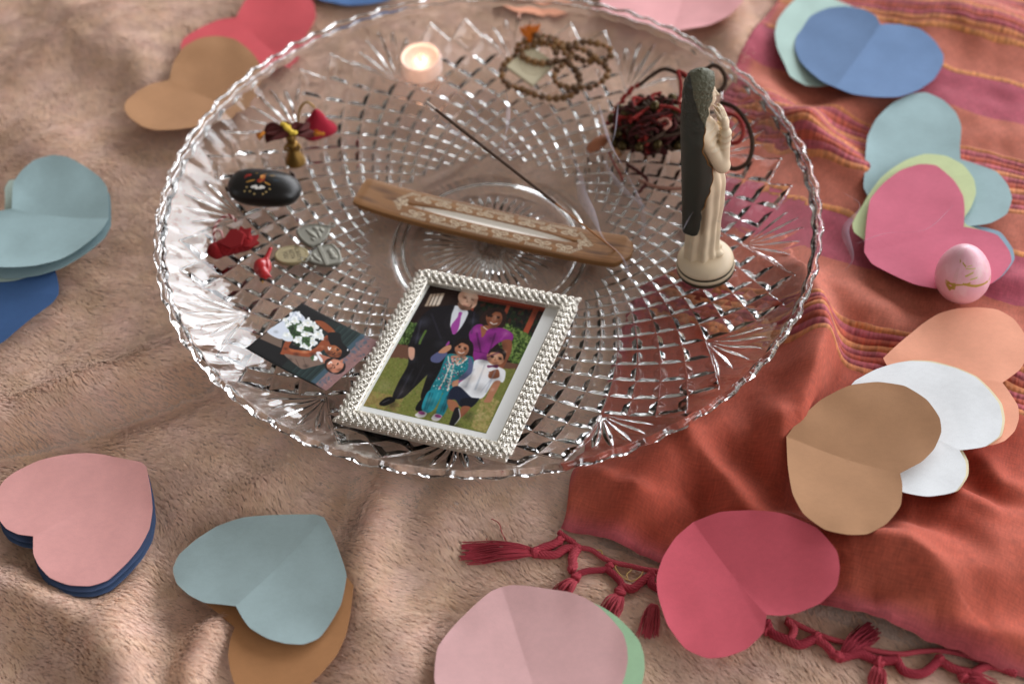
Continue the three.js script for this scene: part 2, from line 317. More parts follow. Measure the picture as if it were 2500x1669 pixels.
  function tassel(a, b, wide, n = 46) { n = Math.round(n * 1.6); wide *= 1.12;                            // from the knot at a, spreading to b
    const p = onPx([...a, 0.004]), q = onPx([...b, 0.002]), d = q.clone().sub(p), side = V(-d.z, 0, d.x).normalize(), list = [];
    for (let i = 0; i < n; i++) {
      const s = (R() + R() - 1), l = 0.80 + R() * 0.42, h = R() * 0.006, pts = [];
      for (let k = 0; k <= 5; k++) {
        const t = k / 5, e = p.clone().addScaledVector(d, t * l).addScaledVector(side, s * wide * (0.25 + 0.75 * Math.pow(t, 0.8)) * (1 - 0.25 * t * t) + (R() - 0.5) * 0.0012 * t);
        e.y = max(blanketAt(e.x, e.z) + PILE * 0.5, p.y * (1 - t) + q.y * t + h * sin(PI * min(1, t * 1.2)) * 0.9); pts.push(e);
      }
      list.push(tube(pts, 0.00034 + R() * 0.0002, 8, 4));
    }
    part('tassel', merge(list), cotton[floor(R() * 3)], shawl);
  }
  function thread(px, r, color) { part('thread', tube(px.map(onPx), r, 60, 5), std(color, 0.9), shawl); }
  const z = (x, y) => [1100 + x / 3.742, 1250 + y / 3.742];
  knot(z(998, 258), 0.0038); knot(z(1160, 330), 0.0038); knot(z(1450, 495), 0.0037); knot(z(1835, 575), 0.0038); knot(z(1110, 522), 0.0034);
  cord([z(990, 180), z(1020, 210), z(1080, 250), z(1130, 280)], 0.003);
  cord([z(998, 260), z(930, 300), z(860, 320), z(775, 360)], 0.0042);
  cord([z(1150, 335), z(1050, 335), z(960, 385), z(830, 385), z(770, 365)], 0.0042);
  knot(z(775, 362), 0.0046); tassel(z(755, 365), z(195, 385), 0.012, 60);
  cord([z(1150, 340), z(1115, 420), z(1120, 500), z(1100, 530)], 0.0048);
  cord([z(1120, 280), z(1180, 320), z(1290, 345), z(1400, 420), z(1500, 460), z(1640, 490), z(1760, 520), z(1900, 545), z(2000, 610)], 0.0026);
  cord([z(1170, 560), z(1270, 535), z(1400, 525), z(1450, 500)], 0.0032);
  knot(z(1150, 590), 0.0042); tassel(z(1135, 615), z(960, 800), 0.010);
  cord([z(1430, 520), z(1500, 580), z(1560, 650), z(1560, 700)], 0.0036);
  cord([z(1570, 680), z(1660, 700), z(1740, 640), z(1830, 580)], 0.0042);
  knot(z(1555, 730), 0.0048); tassel(z(1550, 760), z(1420, 960), 0.010);
  cord([z(1835, 580), z(1830, 650), z(1880, 690), z(1930, 720)], 0.004); tassel(z(1860, 840), z(1800, 1100), 0.009);
  const q = (x, y) => [1000 + x / 1.566, 1069 + y / 1.566];
  knot(q(1370, 735), 0.004); cord([q(1365, 700), q(1385, 745), q(1440, 770), q(1490, 790), q(1555, 765)], 0.0044); knot(q(1556, 765), 0.0042);
  cord([q(1445, 700), q(1470, 730), q(1450, 780)], 0.004); cord([q(1560, 770), q(1600, 800), q(1625, 835)], 0.0042);
  cord([q(1440, 690), q(1540, 740), q(1620, 770), q(1700, 790), q(1790, 815), q(1880, 825), q(1960, 815), q(2060, 815), q(2160, 840), q(2250, 880), q(2360, 900)], 0.0026);
  knot(q(1640, 835), 0.0044); tassel(q(1655, 830), q(1755, 735), 0.011, 60);
  cord([q(1650, 840), q(1720, 825), q(1790, 850), q(1860, 850)], 0.0044); knot(q(1795, 860), 0.0046); tassel(q(1795, 875), q(1785, 945), 0.008);
  knot(q(1860, 848), 0.0038); cord([q(1865, 850), q(1890, 890), q(1960, 900), q(2025, 850)], 0.0044); knot(q(2028, 848), 0.0042);
  cord([q(2030, 850), q(2080, 880), q(2150, 900)], 0.0044); knot(q(2120, 915), 0.0044); tassel(q(2125, 918), q(2230, 960), 0.010); cord([q(2150, 900), q(2220, 870), q(2320, 900)], 0.004);
  thread([z(375, 60), z(440, 100), z(470, 190), z(520, 280), z(580, 335)], 0.00035, srgb(170, 50, 60));
  thread([z(325, 240), z(345, 280), z(400, 300), z(470, 310)], 0.0003, srgb(180, 70, 80));
  thread([z(1530, 480), z(1505, 495), z(1540, 560), z(1600, 610), z(1660, 630), z(1730, 590), z(1765, 530)], 0.00042, srgb(225, 190, 120));
  thread([z(1650, 500), z(1655, 525), z(1610, 570), z(1620, 610)], 0.0004, srgb(225, 190, 120));
  thread([z(1100, 245), z(1150, 290)], 0.0004, srgb(215, 170, 90)); thread([z(1330, 345), z(1375, 350), z(1390, 400)], 0.0004, srgb(225, 190, 110));
  thread([q(1610, 765), q(1640, 775), q(1660, 790)], 0.0004, srgb(225, 190, 120)); thread([q(1900, 830), q(1950, 815), q(2010, 822), q(2080, 815)], 0.0004, srgb(190, 150, 70));
}
// ---------------------------------------------------------------- the cut glass platter: one closed body of glass, smooth above, cut below
const glass = phys(new THREE.Color(1, 1, 1), 0.0, { transmission: 1, thickness: 0.006, ior: 1.5, attenuationColor: new THREE.Color(0.86, 0.93, 0.90), attenuationDistance: 0.4 });
glass.name = 'cut_glass';
{
  const NA = 2016, N = 48, R0 = 0.211, PHASE = 7.8 * PI / 180, SC = 72, T = 0.0062;
  const K = N / (2 * PI);
  function cut(r, phi) {                                          // depth of the cuts in the underside
    let d = 0;
    if (r < 0.0585 && r > 0.004) {                                // star of rays under the middle
      const a = phi * 44 / (2 * PI), f = abs(a - Math.round(a)) * 2, w = 0.75 * smooth(0.004, 0.02, r) * smooth(0.0585, 0.045, r) + 0.15;
      d = max(d, 0.0016 * clamp(1 - f / w) * smooth(0.0585, 0.052, r));
    }
    if (r > 0.096 && r < 0.268) {
      const L = Math.log(r / R0), p = phi - PHASE, a = K * (p + L), b = K * (L - p);      // lattice lines at whole a and b: log spirals
      const sector = 2 * PI / 12, q = p - Math.round(p / sector) * sector;                // angle from the nearest fan's axis
      const fa = K * (q + L), fb = K * (L - q);                                          // > 0 both: beyond that fan's apex
      const cellL = ((floor(a) + 0.5) + (floor(b) + 0.5)) / (2 * K), cellR = R0 * exp(cellL);
      const size = r / K * 0.707;                                 // edge of a cell
      if (fa > 0.02 && fb > 0.02) {                               // a fan of blades
        const X = L * r, Y = q * r, ang = atan2(Y, X), rad = hypot(X, Y), step = 0.262, m = clamp(Math.round(ang / step), -2, 2), off = abs(ang - m * step) * rad;
        const len = 0.056 - 0.003 * abs(m), s = clamp((rad - 0.004) / (len - 0.004)), w = 0.0042 * Math.pow(sin(PI * Math.pow(s, 0.75)), 0.8) * (0.65 + 0.55 * s) + 1e-6;
        if (rad > 0.004 && rad < len) d = max(d, 0.0027 * clamp(1 - off / w) * min(1, w / 0.0016));
        for (const e of [fa, fb]) { const o = e * size, along = (e === fa ? fb : fa) * size, wl = 0.0036 * sin(PI * clamp((along + 0.004) / 0.058)); if (along > 0 && along < 0.054 && wl > 1e-5) d = max(d, 0.0022 * clamp(1 - abs(o - 0.0014) / wl) * min(1, wl / 0.0012)); }
      } else if (cellR > 0.104 && cellR < 0.243) {                // the diamonds between
        const u = abs(2 * (a - floor(a)) - 1), v = abs(2 * (b - floor(b)) - 1), e = 1 - max(u, v), w = 0.56;
        d = max(d, 0.0030 * min(1, size / 0.015) * clamp(1 - e / w));
      }
    }
    return d;
  }
  const under = (r, phi) => {
    let y = dishTop(r) - T;
    if (r < 0.066) y = max(0.0042, dishTop(r) - 0.006);
    y -= 0.0045 * exp(-(((r - 0.0785) / 0.0042) ** 4));           // the foot
    return y + cut(r, phi);
  };
  const wave = (phi) => cos(SC * phi);
  const rings = [];                                               // each ring: phi -> [radius, height]
  for (let i = 1; i <= 46; i++) { const r = 0.268 * i / 46; rings.push((p) => { const k = smooth(0.245, 0.268, r); return [r + 0.0008 * k * wave(p), dishTop(r) + 0.0002 * k * wave(p) + 0.00022 * noise(r * 60, p * 9, 2) + 0.0011 * smooth(0.20, 0.25, r) * noise(r * 60, p * 17, 6) + 0.0004 * smooth(0.20, 0.25, r) * noise(r * 130, p * 36, 2)]; }); }
  for (let i = 0; i <= 12; i++) {                                 // the scalloped lip
    const t = PI * (0.62 - 1.3 * i / 12);
    rings.push((p) => { const w = wave(p), c = 0.0034 + 0.0002 * w + 0.0004 * sin(SC * 0.5 * p + 1) + 0.0006 * noise(p * 34, 2.2, 5) + 0.0003 * noise(p * 90, t * 1.3, 3); return [0.2690 + 0.0007 * w + c * cos(t) * 0.9, DISH_H - 0.0028 + 0.0002 * w + c * sin(t) * 1.1]; });
  }
  for (let r = 0.2665; r > 0.0955; r -= 0.00068) { const q = r; rings.push((p) => { const k = smooth(0.245, 0.2665, q); return [q + 0.0009 * k * wave(p), under(q, p) + 0.0002 * k * wave(p)]; }); }
  for (const r of [0.0945, 0.0925, 0.09, 0.088, 0.0865, 0.085, 0.0835, 0.0825, 0.0815, 0.0805, 0.0785, 0.0765, 0.0755, 0.0745, 0.0735, 0.072, 0.07, 0.068, 0.066, 0.063]) rings.push((p) => [r, under(r, p)]);
  for (let r = 0.060; r > 0.003; r -= 0.0013) { const q = r; rings.push((p) => [q, under(q, p)]); }
  const M = rings.length, pos = new Float32Array((M * NA + 2) * 3), idx = new Uint32Array((M - 1) * NA * 6 + NA * 6);
  const cs = [], sn = []; for (let i = 0; i < NA; i++) { const p = i / NA * 2 * PI; cs.push(cos(p)); sn.push(sin(p)); }
  rings.forEach((f, j) => { for (let i = 0; i < NA; i++) { const [r, y] = f(i / NA * 2 * PI); pos.set([r * cs[i], y, r * sn[i]], (j * NA + i) * 3); } });
  const top = M * NA, bot = top + 1; pos.set([0, dishTop(0), 0], top * 3); pos.set([0, under(0.001, 0), 0], bot * 3);
  let n = 0;
  for (let i = 0; i < NA; i++) {
    const k = (i + 1) % NA;
    idx.set([top, k, i], n); n += 3;
    idx.set([bot, (M - 1) * NA + i, (M - 1) * NA + k], n); n += 3;
  }
  for (let j = 0; j < M - 1; j++) for (let i = 0; i < NA; i++) { const k = (i + 1) % NA, a = j * NA + i, b = j * NA + k, c = a + NA, e = b + NA; idx.set([a, b, c, b, e, c], n); n += 6; }
  solo('glass_platter', meshFrom(pos, idx), glass, 'large round cut glass platter with diamond pattern and scalloped rim', 'platter');
}
// ---------------------------------------------------------------- paper hearts
const paperTone = dataTex(512, 512, (u, v, x, y) => { const k = 0.975 + 0.025 * noise(x * 0.31, y * 0.31, 3) + 0.016 * noise(x * 0.06, y * 0.08, 7) + (noise(x * 0.9, y * 0.9, 5) > 0.66 ? -0.05 : 0) + 0.02 * noise(x * 0.02, y * 0.02, 1); return [k, k, k]; });
const paperBump = dataTex(256, 256, (u, v, x, y) => { const b = 0.5 + 0.5 * noise(x * 0.4, y * 0.4, 1); return [b, b, b]; }, false);
const paperMats = {};
function paper(rgb) { const k = rgb.join(); return paperMats[k] ??= Object.assign(std(srgb(...rgb), 0.88, { map: paperTone, bumpMap: paperBump, bumpScale: 0.00004 }), { name: 'construction_paper', side: THREE.DoubleSide }); }
function resample(px, n) {                                        // scissor-cut outline: nearly straight snips, a little rounded
  const out = []; for (let i = 0; i < px.length; i++) {
    const p0 = px[(i - 1 + px.length) % px.length], p1 = px[i], p2 = px[(i + 1) % px.length], p3 = px[(i + 2) % px.length];
    const L = hypot(p2[0] - p1[0], p2[1] - p1[1]), m = max(2, Math.round(L / n)), sharp1 = p1[2] ? 0 : 0.28, sharp2 = p2[2] ? 0 : 0.28;
    for (let k = 0; k < m; k++) {
      const t = k / m, t2 = t * t, t3 = t2 * t, h = [2 * t3 - 3 * t2 + 1, t3 - 2 * t2 + t, -2 * t3 + 3 * t2, t3 - t2];
      const l0 = hypot(p1[0] - p0[0], p1[1] - p0[1]), l2 = hypot(p3[0] - p2[0], p3[1] - p2[1]);
      out.push([0, 1].map((c) => h[0] * p1[c] + h[1] * sharp1 * (p2[c] - p0[c]) * 2 * L / (l0 + L) + h[2] * p2[c] + h[3] * sharp2 * (p3[c] - p1[c]) * 2 * L / (l2 + L)));
    }
  }
  return out;
}
let heartSeed = 5;
// a stack: hearts from the lowest to the topmost, sharing one supporting plane
function heartStack(list, lift = 0.001) {
  const all = list.flatMap((h) => h.px), pts = [];
  for (const [x, y] of all) { const p = onHeight(x, y, groundAt); pts.push(p); for (const t of [0.4, 0.75]) { const c = list[list.length - 1].px, m = onHeight(c.reduce((s, q) => s + q[0], 0) / c.length, c.reduce((s, q) => s + q[1], 0) / c.length, groundAt), q = m.lerp(p, t); q.y = groundAt(q.x, q.z); pts.push(q); } }
  let n = pts.length, sx = 0, sy = 0, sz = 0; for (const p of pts) { sx += p.x; sy += p.y; sz += p.z; } sx /= n; sy /= n; sz /= n;
  let xx = 0, xz = 0, zz = 0, xy = 0, zy = 0; for (const p of pts) { const a = p.x - sx, b = p.y - sy, c = p.z - sz; xx += a * a; xz += a * c; zz += c * c; xy += a * b; zy += c * b; }
  const D = xx * zz - xz * xz, gx = (xy * zz - zy * xz) / D, gz = (zy * xx - xy * xz) / D;
  const res = pts.map((p) => p.y - sy - gx * (p.x - sx) - gz * (p.z - sz)).sort((a, b) => a - b), y0 = sy - gx * sx - gz * sz + res[floor(res.length * 0.96)] + lift;
  list.forEach((h, layer) => {
    const base = y0 + layer * 0.0028, R = rng(heartSeed++), s1 = R() * 10;
    const W = resample(h.px, 9).map(([x, y]) => onPlane(x, y, base, gx, gz));
    const notch = onPlane(...h.crease[0], base, gx, gz), tip = onPlane(...h.crease[1], base, gx, gz), mid = notch.clone().lerp(tip, 0.45);
    const dir = tip.clone().sub(notch); dir.y = 0; const len = dir.length(); dir.normalize();
    const k = h.k ?? 0.05, curl = h.curl ?? 0.003, lift2 = h.tilt ?? [0, 0];
    const shape = (p, t) => {
      const dx = p.x - mid.x, dz = p.z - mid.z, d = abs(dx * dir.z - dz * dir.x), soft = sqrt(d * d + 0.0006 ** 2) - 0.0006 + 0.0045 * (1 - exp(-d / 0.007));
      return p.y + k * (soft - (k < 0 ? 0.06 : 0)) + curl * t * t * (0.7 + 0.5 * noise(p.x * 30 + s1, p.z * 30)) + lift2[0] * dx + lift2[1] * dz + 0.0006 * noise(p.x * 25, p.z * 25, s1);
    };
    const RN = 20, m = W.length, pos = [], uv = [], idx = [], th = 0.00035;
    for (const side of [1, 0]) {
      const a = mid.clone(); pos.push(a.x, shape(a, 0) - (side ? 0 : th), a.z); uv.push(a.x * 7, a.z * 7);
      for (let r = 1; r <= RN; r++) for (const w of W) { const t = r / RN, p = mid.clone().lerp(w, t); pos.push(p.x, shape(p, t) - (side ? 0 : th), p.z); uv.push(p.x * 7, p.z * 7); }
    }
    const S = 1 + RN * m;
    const ccw = (() => { let A = 0; for (let i = 0; i < m; i++) { const a = W[i], b = W[(i + 1) % m]; A += a.x * b.z - b.x * a.z; } return A < 0; })();
    const tri = (a, b, c, f) => (f ? idx.push(a, b, c) : idx.push(a, c, b));
    for (let s = 0; s < 2; s++) {
      const o = s * S, f = s ? !ccw : ccw;
      for (let i = 0; i < m; i++) { const j = (i + 1) % m; tri(o, o + 1 + i, o + 1 + j, f); for (let r = 0; r < RN - 1; r++) { const a = o + 1 + r * m; tri(a + i, a + m + i, a + j, f); tri(a + j, a + m + i, a + m + j, f); } }
    }
    const o = pos.length / 3; for (const s of [0, 1]) for (let i = 0; i < m; i++) { const q = s * S + 1 + (RN - 1) * m + i; pos.push(pos[q * 3], pos[q * 3 + 1], pos[q * 3 + 2]); uv.push(0, 0); }
    for (let i = 0; i < m; i++) { const j = (i + 1) % m; tri(o + i, o + m + i, o + j, ccw); tri(o + j, o + m + i, o + m + j, ccw); }
    solo('paper_heart', meshFrom(pos, idx, uv), paper(h.color), h.label, 'paper heart', 'paper hearts scattered round the platter');
  });
}
const full = (list) => list.map(([x, y, c]) => [x * 1.06428, y * 1.06428, c]);
const shift = (px, dx, dy) => px.map(([x, y, c]) => [x + dx, y + dy, c]);
const heartRed = [[577, 48, 1], [600, 8], [640, -25], [690, -40], [740, -20], [768, 20], [772, 55], [752, 90], [730, 118], [727, 148], [712, 168, 1], [690, 172], [650, 182], [590, 182], [530, 178], [470, 160], [443, 130], [450, 105], [495, 72], [535, 54]];
const heartTan = [[414, 201, 1], [425, 161], [452, 130], [490, 111], [536, 105], [575, 113], [613, 140], [636, 170], [640, 205], [625, 245], [600, 278, 1], [560, 305], [480, 324], [430, 335], [391, 335], [352, 326], [322, 306], [308, 283], [314, 260], [337, 237], [375, 213]];
heartStack([
  { px: heartRed, color: [214, 84, 92], k: 0.05, crease: [[577, 48], [712, 168]], label: 'crimson paper heart partly under the glass rim, top left, beneath the brown heart' },
  { px: heartTan, color: [186, 138, 98], k: 0.07, curl: 0.006, crease: [[414, 201], [600, 278]], label: 'brown kraft paper heart tucked under the platter beside the top left crimson heart' }], 0.002);
heartStack([{ px: [[768, 0], [790, 10], [840, 17], [900, 16], [955, 4], [985, -30], [975, -70], [930, -92], [875, -80, 1], [840, -104], [780, -98], [742, -60], [745, -25]], color: [74, 112, 166], crease: [[875, -80], [855, 17]], label: 'blue paper heart at the top edge behind the platter, left of the tea light' }]);
heartStack([{ px: shift([[1213, -5], [1252, 6], [1298, 13], [1333, 21, 1], [1390, 8], [1412, -20], [1402, -62], [1350, -84], [1300, -66, 1], [1250, -78], [1212, -48]], 0, 26), color: [244, 168, 134], crease: [[1300, -40], [1333, 47]], label: 'peach paper heart at the top edge behind the prayer beads' }]);
heartStack([{ px: [[1459, 0], [1467, 23], [1490, 38], [1528, 54], [1566, 71], [1605, 83], [1640, 87, 1], [1692, 79], [1734, 71], [1780, 52], [1809, 23], [1824, 0], [1830, -42], [1800, -92], [1740, -112], [1692, -86, 1], [1640, -124], [1560, -126], [1490, -92], [1458, -45]], color: [240, 174, 176], curl: 0.006, crease: [[1692, -86], [1640, 87]], label: 'pale pink paper heart at the top edge behind the red cord bundle' }], 0.004);
heartStack([
  { px: [[2060, 14], [2021, 0], [1983, -2], [1945, 4], [1918, 31], [1897, 61], [1891, 92], [1897, 126], [1914, 161], [1929, 192], [1968, 213], [2000, 214, 1], [2060, 205], [2140, 160], [2170, 100], [2130, 40, 1]], color: [186, 214, 206], curl: 0.002, crease: [[2130, 40], [2000, 214]], label: 'mint paper heart mostly hidden beneath the blue heart on the shawl' },
  { px: [[2146, 79, 1], [2136, 57], [2106, 36], [2060, 24], [2021, 24], [1983, 38], [1956, 65], [1943, 96], [1941, 123], [1952, 153], [1975, 184], [2002, 211], [2037, 232, 1], [2079, 243], [2136, 247], [2194, 241], [2244, 220], [2282, 192], [2303, 156], [2304, 134], [2282, 107], [2244, 82], [2198, 73], [2165, 75]], color: [108, 138, 180], k: -0.13, curl: 0.003, crease: [[2146, 79], [2037, 232]], label: 'blue paper heart lying on the mint heart, on the striped part of the shawl' }], 0.003);
const heartRose = [[2353, 556, 1], [2355, 517], [2351, 483], [2328, 444], [2286, 410], [2244, 407], [2198, 421], [2156, 452], [2125, 490], [2117, 529], [2112, 582], [2110, 617, 1], [2129, 646], [2175, 672], [2232, 697], [2274, 707], [2340, 716], [2405, 705], [2443, 680], [2469, 642], [2464, 615], [2435, 577], [2389, 563]];
heartStack([
  { px: [[2345, 391, 1], [2343, 364], [2345, 318], [2332, 284], [2301, 253], [2259, 236], [2221, 240], [2175, 264], [2136, 303], [2117, 341], [2112, 383], [2110, 429], [2108, 460], [2117, 478, 1], [2180, 530], [2300, 565], [2413, 556], [2455, 533], [2468, 494], [2459, 460], [2432, 425], [2386, 406]], color: [164, 192, 196], k: 0.04, curl: 0.003, crease: [[2345, 391], [2117, 478]], label: 'large grey blue paper heart on the shawl, under the yellow green and rose hearts' },
  { px: shift(heartRose, 9, -10), color: [150, 178, 196], k: 0.0, curl: 0, crease: [[2360, 546], [2118, 608]], label: 'blue grey paper heart showing only as a sliver beside the rose heart with the egg' },
  { px: [[2362, 552, 1], [2351, 540], [2370, 510], [2383, 475], [2378, 441], [2351, 406], [2309, 385], [2259, 381], [2213, 395], [2175, 418], [2148, 441], [2125, 471], [2102, 510], [2081, 548], [2085, 567], [2110, 586, 1], [2250, 612], [2420, 600], [2425, 578], [2405, 567]], color: [206, 220, 168], k: 0.02, curl: 0.001, crease: [[2362, 552], [2110, 586]], label: 'yellow green paper heart between the grey blue heart and the rose heart' },
  { px: heartRose, color: [216, 112, 136], k: 0.02, curl: 0.002, crease: [[2353, 556], [2110, 617]], label: 'rose pink paper heart with the pink egg standing on it' }], 0.002);
heartStack([
  { px: [[2156, 877, 1], [2175, 860], [2213, 826], [2251, 795], [2290, 772], [2339, 759], [2385, 756], [2435, 762], [2474, 783], [2500, 818], [2508, 870], [2490, 905], [2447, 937, 1], [2462, 956], [2485, 994], [2487, 1025], [2477, 1055], [2450, 1082], [2416, 1092], [2330, 1075], [2230, 1000], [2167, 898]], color: [244, 172, 142], k: 0.01, curl: 0.003, crease: [[2447, 937], [2156, 877]], label: 'peach paper heart on the shawl reaching the right edge, under the white heart' },
  ...[[7, -3, [238, 226, 192], 'cream paper heart showing as a thin edge beneath the white heart', 0.001], [0, 0, [236, 240, 243], 'white paper heart between the peach heart and the brown heart', 0.002]].map(([dx, dy, color, label, curl]) => (
    { px: shift([[2075, 960, 1], [2076, 946, 1], [2087, 933], [2136, 906], [2182, 891], [2221, 885], [2270, 887], [2328, 902], [2378, 925], [2412, 956], [2439, 990], [2447, 1029], [2439, 1067], [2405, 1092], [2366, 1099], [2342, 1101, 1], [2357, 1130], [2357, 1165], [2331, 1203], [2264, 1215], [2200, 1203], [2150, 1160], [2100, 1050]], dx, dy), color, k: 0.012, curl, crease: [[2342 + dx, 1101 + dy], [2075 + dx, 953 + dy]], label })),
  { px: full([[1803, 1008, 1], [1830, 975], [1880, 930], [1950, 900], [2010, 893], [2070, 903], [2120, 935], [2150, 975], [2155, 1005], [2140, 1040], [2110, 1070], [2063, 1092, 1], [2068, 1120], [2063, 1170], [2030, 1215], [1985, 1240], [1940, 1243], [1890, 1230], [1840, 1195], [1815, 1150], [1805, 1080]]), color: [172, 128, 92], k: 0.085, curl: 0.005, crease: [full([[2063, 1092]])[0].slice(0, 2), full([[1803, 1008]])[0].slice(0, 2)], label: 'brown kraft paper heart overlapping the white heart at the right' }], 0.002);
heartStack([{ px: full([[1590, 1203, 1], [1650, 1185], [1720, 1182], [1800, 1195], [1870, 1225], [1915, 1280], [1922, 1320], [1915, 1360], [1880, 1395], [1830, 1415], [1790, 1421], [1757, 1418, 1], [1750, 1460], [1710, 1500], [1660, 1520], [1620, 1522], [1570, 1500], [1530, 1450], [1508, 1380], [1505, 1340], [1520, 1290], [1550, 1240]]), color: [224, 98, 114], k: 0.085, curl: 0.006, crease: [[1870, 1509], [1692, 1280]], label: 'crimson pink paper heart over the shawl fringe at the bottom right' }], 0.004);
const heartPink = [[1202, 1448], [1226, 1438, 1], [1250, 1434], [1292, 1438], [1341, 1446], [1389, 1456], [1429, 1472], [1466, 1496], [1496, 1525], [1520, 1557], [1530, 1589], [1532, 1624], [1525, 1660], [1500, 1720], [1450, 1775], [1390, 1800], [1335, 1775, 1], [1270, 1830], [1160, 1815], [1090, 1745], [1062, 1669], [1070, 1592], [1115, 1528], [1160, 1484]];
heartStack([
  { px: shift(heartPink, 42, 12).map(([x, y, c], i) => [x, i < 5 ? y + 26 : y, c]), color: [172, 212, 172], k: 0.01, curl: 0.001, crease: [[1377, 1787], [1268, 1470]], label: 'pale green paper heart showing beside the pale pink heart at the bottom' },
  { px: heartPink, color: [232, 184, 184], k: 0.06, curl: 0.004, crease: [[1335, 1775], [1226, 1438]], label: 'pale pink paper heart at the bottom edge, covering a pale green heart' }], 0.003);
heartStack([
  { px: [[573, 1532, 1], [517, 1486], [470, 1440], [520, 1400], [620, 1375], [760, 1375], [845, 1408], [863, 1430, 1], [856, 1495], [845, 1550], [822, 1601], [779, 1652], [720, 1700], [660, 1722], [600, 1705], [572, 1669], [562, 1635], [557, 1601], [562, 1563]], color: [188, 134, 88], k: 0.02, curl: 0.001, crease: [[573, 1532], [863, 1430]], label: 'orange brown paper heart at the bottom left, under the grey blue heart' },
  { px: [[794, 1275, 1], [770, 1265], [724, 1264], [656, 1266], [596, 1272], [532, 1290], [481, 1320], [438, 1358], [424, 1388], [424, 1401], [434, 1431], [464, 1461], [502, 1480], [541, 1484], [579, 1490, 1], [596, 1520], [613, 1542], [656, 1567], [698, 1578], [741, 1578], [779, 1559], [809, 1520], [834, 1478], [847, 1410], [830, 1354], [809, 1303]], color: [166, 188, 190], k: -0.06, curl: 0.005, crease: [[579, 1490], [794, 1275]], label: 'grey blue paper heart on top of the orange brown heart, bottom left' }], 0.003);
const heartSalmon = [[360, 1148, 1], [347, 1136], [315, 1129], [255, 1114], [209, 1110], [162, 1115], [94, 1131], [43, 1154], [13, 1175], [-4, 1200], [-6, 1245], [0, 1273], [17, 1295], [47, 1310], [84, 1316, 1], [84, 1358], [98, 1388], [123, 1414], [170, 1431], [221, 1433], [264, 1418], [307, 1380], [341, 1341], [366, 1295], [374, 1248], [370, 1197]];
heartStack([
  { px: shift(heartSalmon, 6, 25), color: [76, 98, 136], k: 0.01, curl: 0.0005, crease: [[90, 1341], [366, 1173]], label: 'navy paper heart, lowest under the salmon pink heart at the left' },
  { px: shift(heartSalmon, 3, 14), color: [72, 92, 130], k: 0.01, curl: 0.0015, crease: [[87, 1330], [363, 1162]], label: 'navy paper heart just under the salmon pink heart, above another navy one' },
  { px: heartSalmon, color: [232, 168, 164], k: -0.02, curl: 0.004, crease: [[84, 1316], [360, 1148]], label: 'salmon pink paper heart on two navy hearts at the left' }], 0.003);
const heartSlate = [[31, 517, 1], [33, 494], [36, 456], [57, 429], [92, 404], [134, 395], [172, 400], [215, 420], [245, 441], [264, 467], [267, 498], [266, 540, 1], [253, 567], [226, 594], [192, 619], [146, 646], [92, 663], [38, 669], [0, 669], [-45, 655], [-75, 610], [-50, 545], [0, 524]];
heartStack([
  { px: [[132, 655], [146, 707], [145, 726, 1], [130, 745], [77, 783], [38, 814], [0, 841], [-60, 835], [-95, 770], [-70, 710, 1], [-90, 660], [-40, 610], [60, 605]], color: [66, 104, 158], k: -0.05, curl: 0.002, crease: [[-70, 710], [145, 726]], label: 'blue paper heart at the left edge, lowest, below the grey blue hearts' },
  { px: [[10, 460, 1], [22, 440], [60, 440], [180, 470], [230, 560], [180, 625], [130, 656], [38, 685], [0, 689], [-60, 680], [-90, 620], [-60, 540], [8, 520]], color: [196, 216, 206], k: 0.0, curl: 0.001, crease: [[-60, 540], [180, 560]], label: 'pale mint paper heart under the two grey blue hearts at the left edge' },
  { px: shift(heartSlate, 4, 11), color: [150, 178, 184], k: 0.01, curl: 0.001, crease: [[35, 528], [270, 551]], label: 'grey blue paper heart second from the top of the left edge stack' },
  { px: heartSlate, color: [166, 194, 198], k: 0.06, curl: 0.005, crease: [[31, 517], [266, 540]], label: 'grey blue paper heart topmost of the stack at the left edge' }], 0.007);
// ---------------------------------------------------------------- prints: flat pictures painted in the picture's own plane
function homography(q, W, H) {                                    // quad of four picture corners -> canvas W x H
  const A = [], b = [], dst = [[0, 0], [W, 0], [W, H], [0, H]];
  q.forEach(([x, y], i) => { const [u, v] = dst[i]; A.push([x, y, 1, 0, 0, 0, -u * x, -u * y], [0, 0, 0, x, y, 1, -v * x, -v * y]); b.push(u, v); });
  for (let i = 0; i < 8; i++) { let p = i; for (let r = i + 1; r < 8; r++) if (abs(A[r][i]) > abs(A[p][i])) p = r; [A[i], A[p]] = [A[p], A[i]]; [b[i], b[p]] = [b[p], b[i]]; for (let r = 0; r < 8; r++) if (r !== i) { const f = A[r][i] / A[i][i]; for (let c = i; c < 8; c++) A[r][c] -= f * A[i][c]; b[r] -= f * b[i]; } }
  const h = b.map((v, i) => v / A[i][i]);
  return (x, y) => { const w = h[6] * x + h[7] * y + 1; return [(h[0] * x + h[1] * y + h[2]) / w, (h[3] * x + h[4] * y + h[5]) / w]; };
}
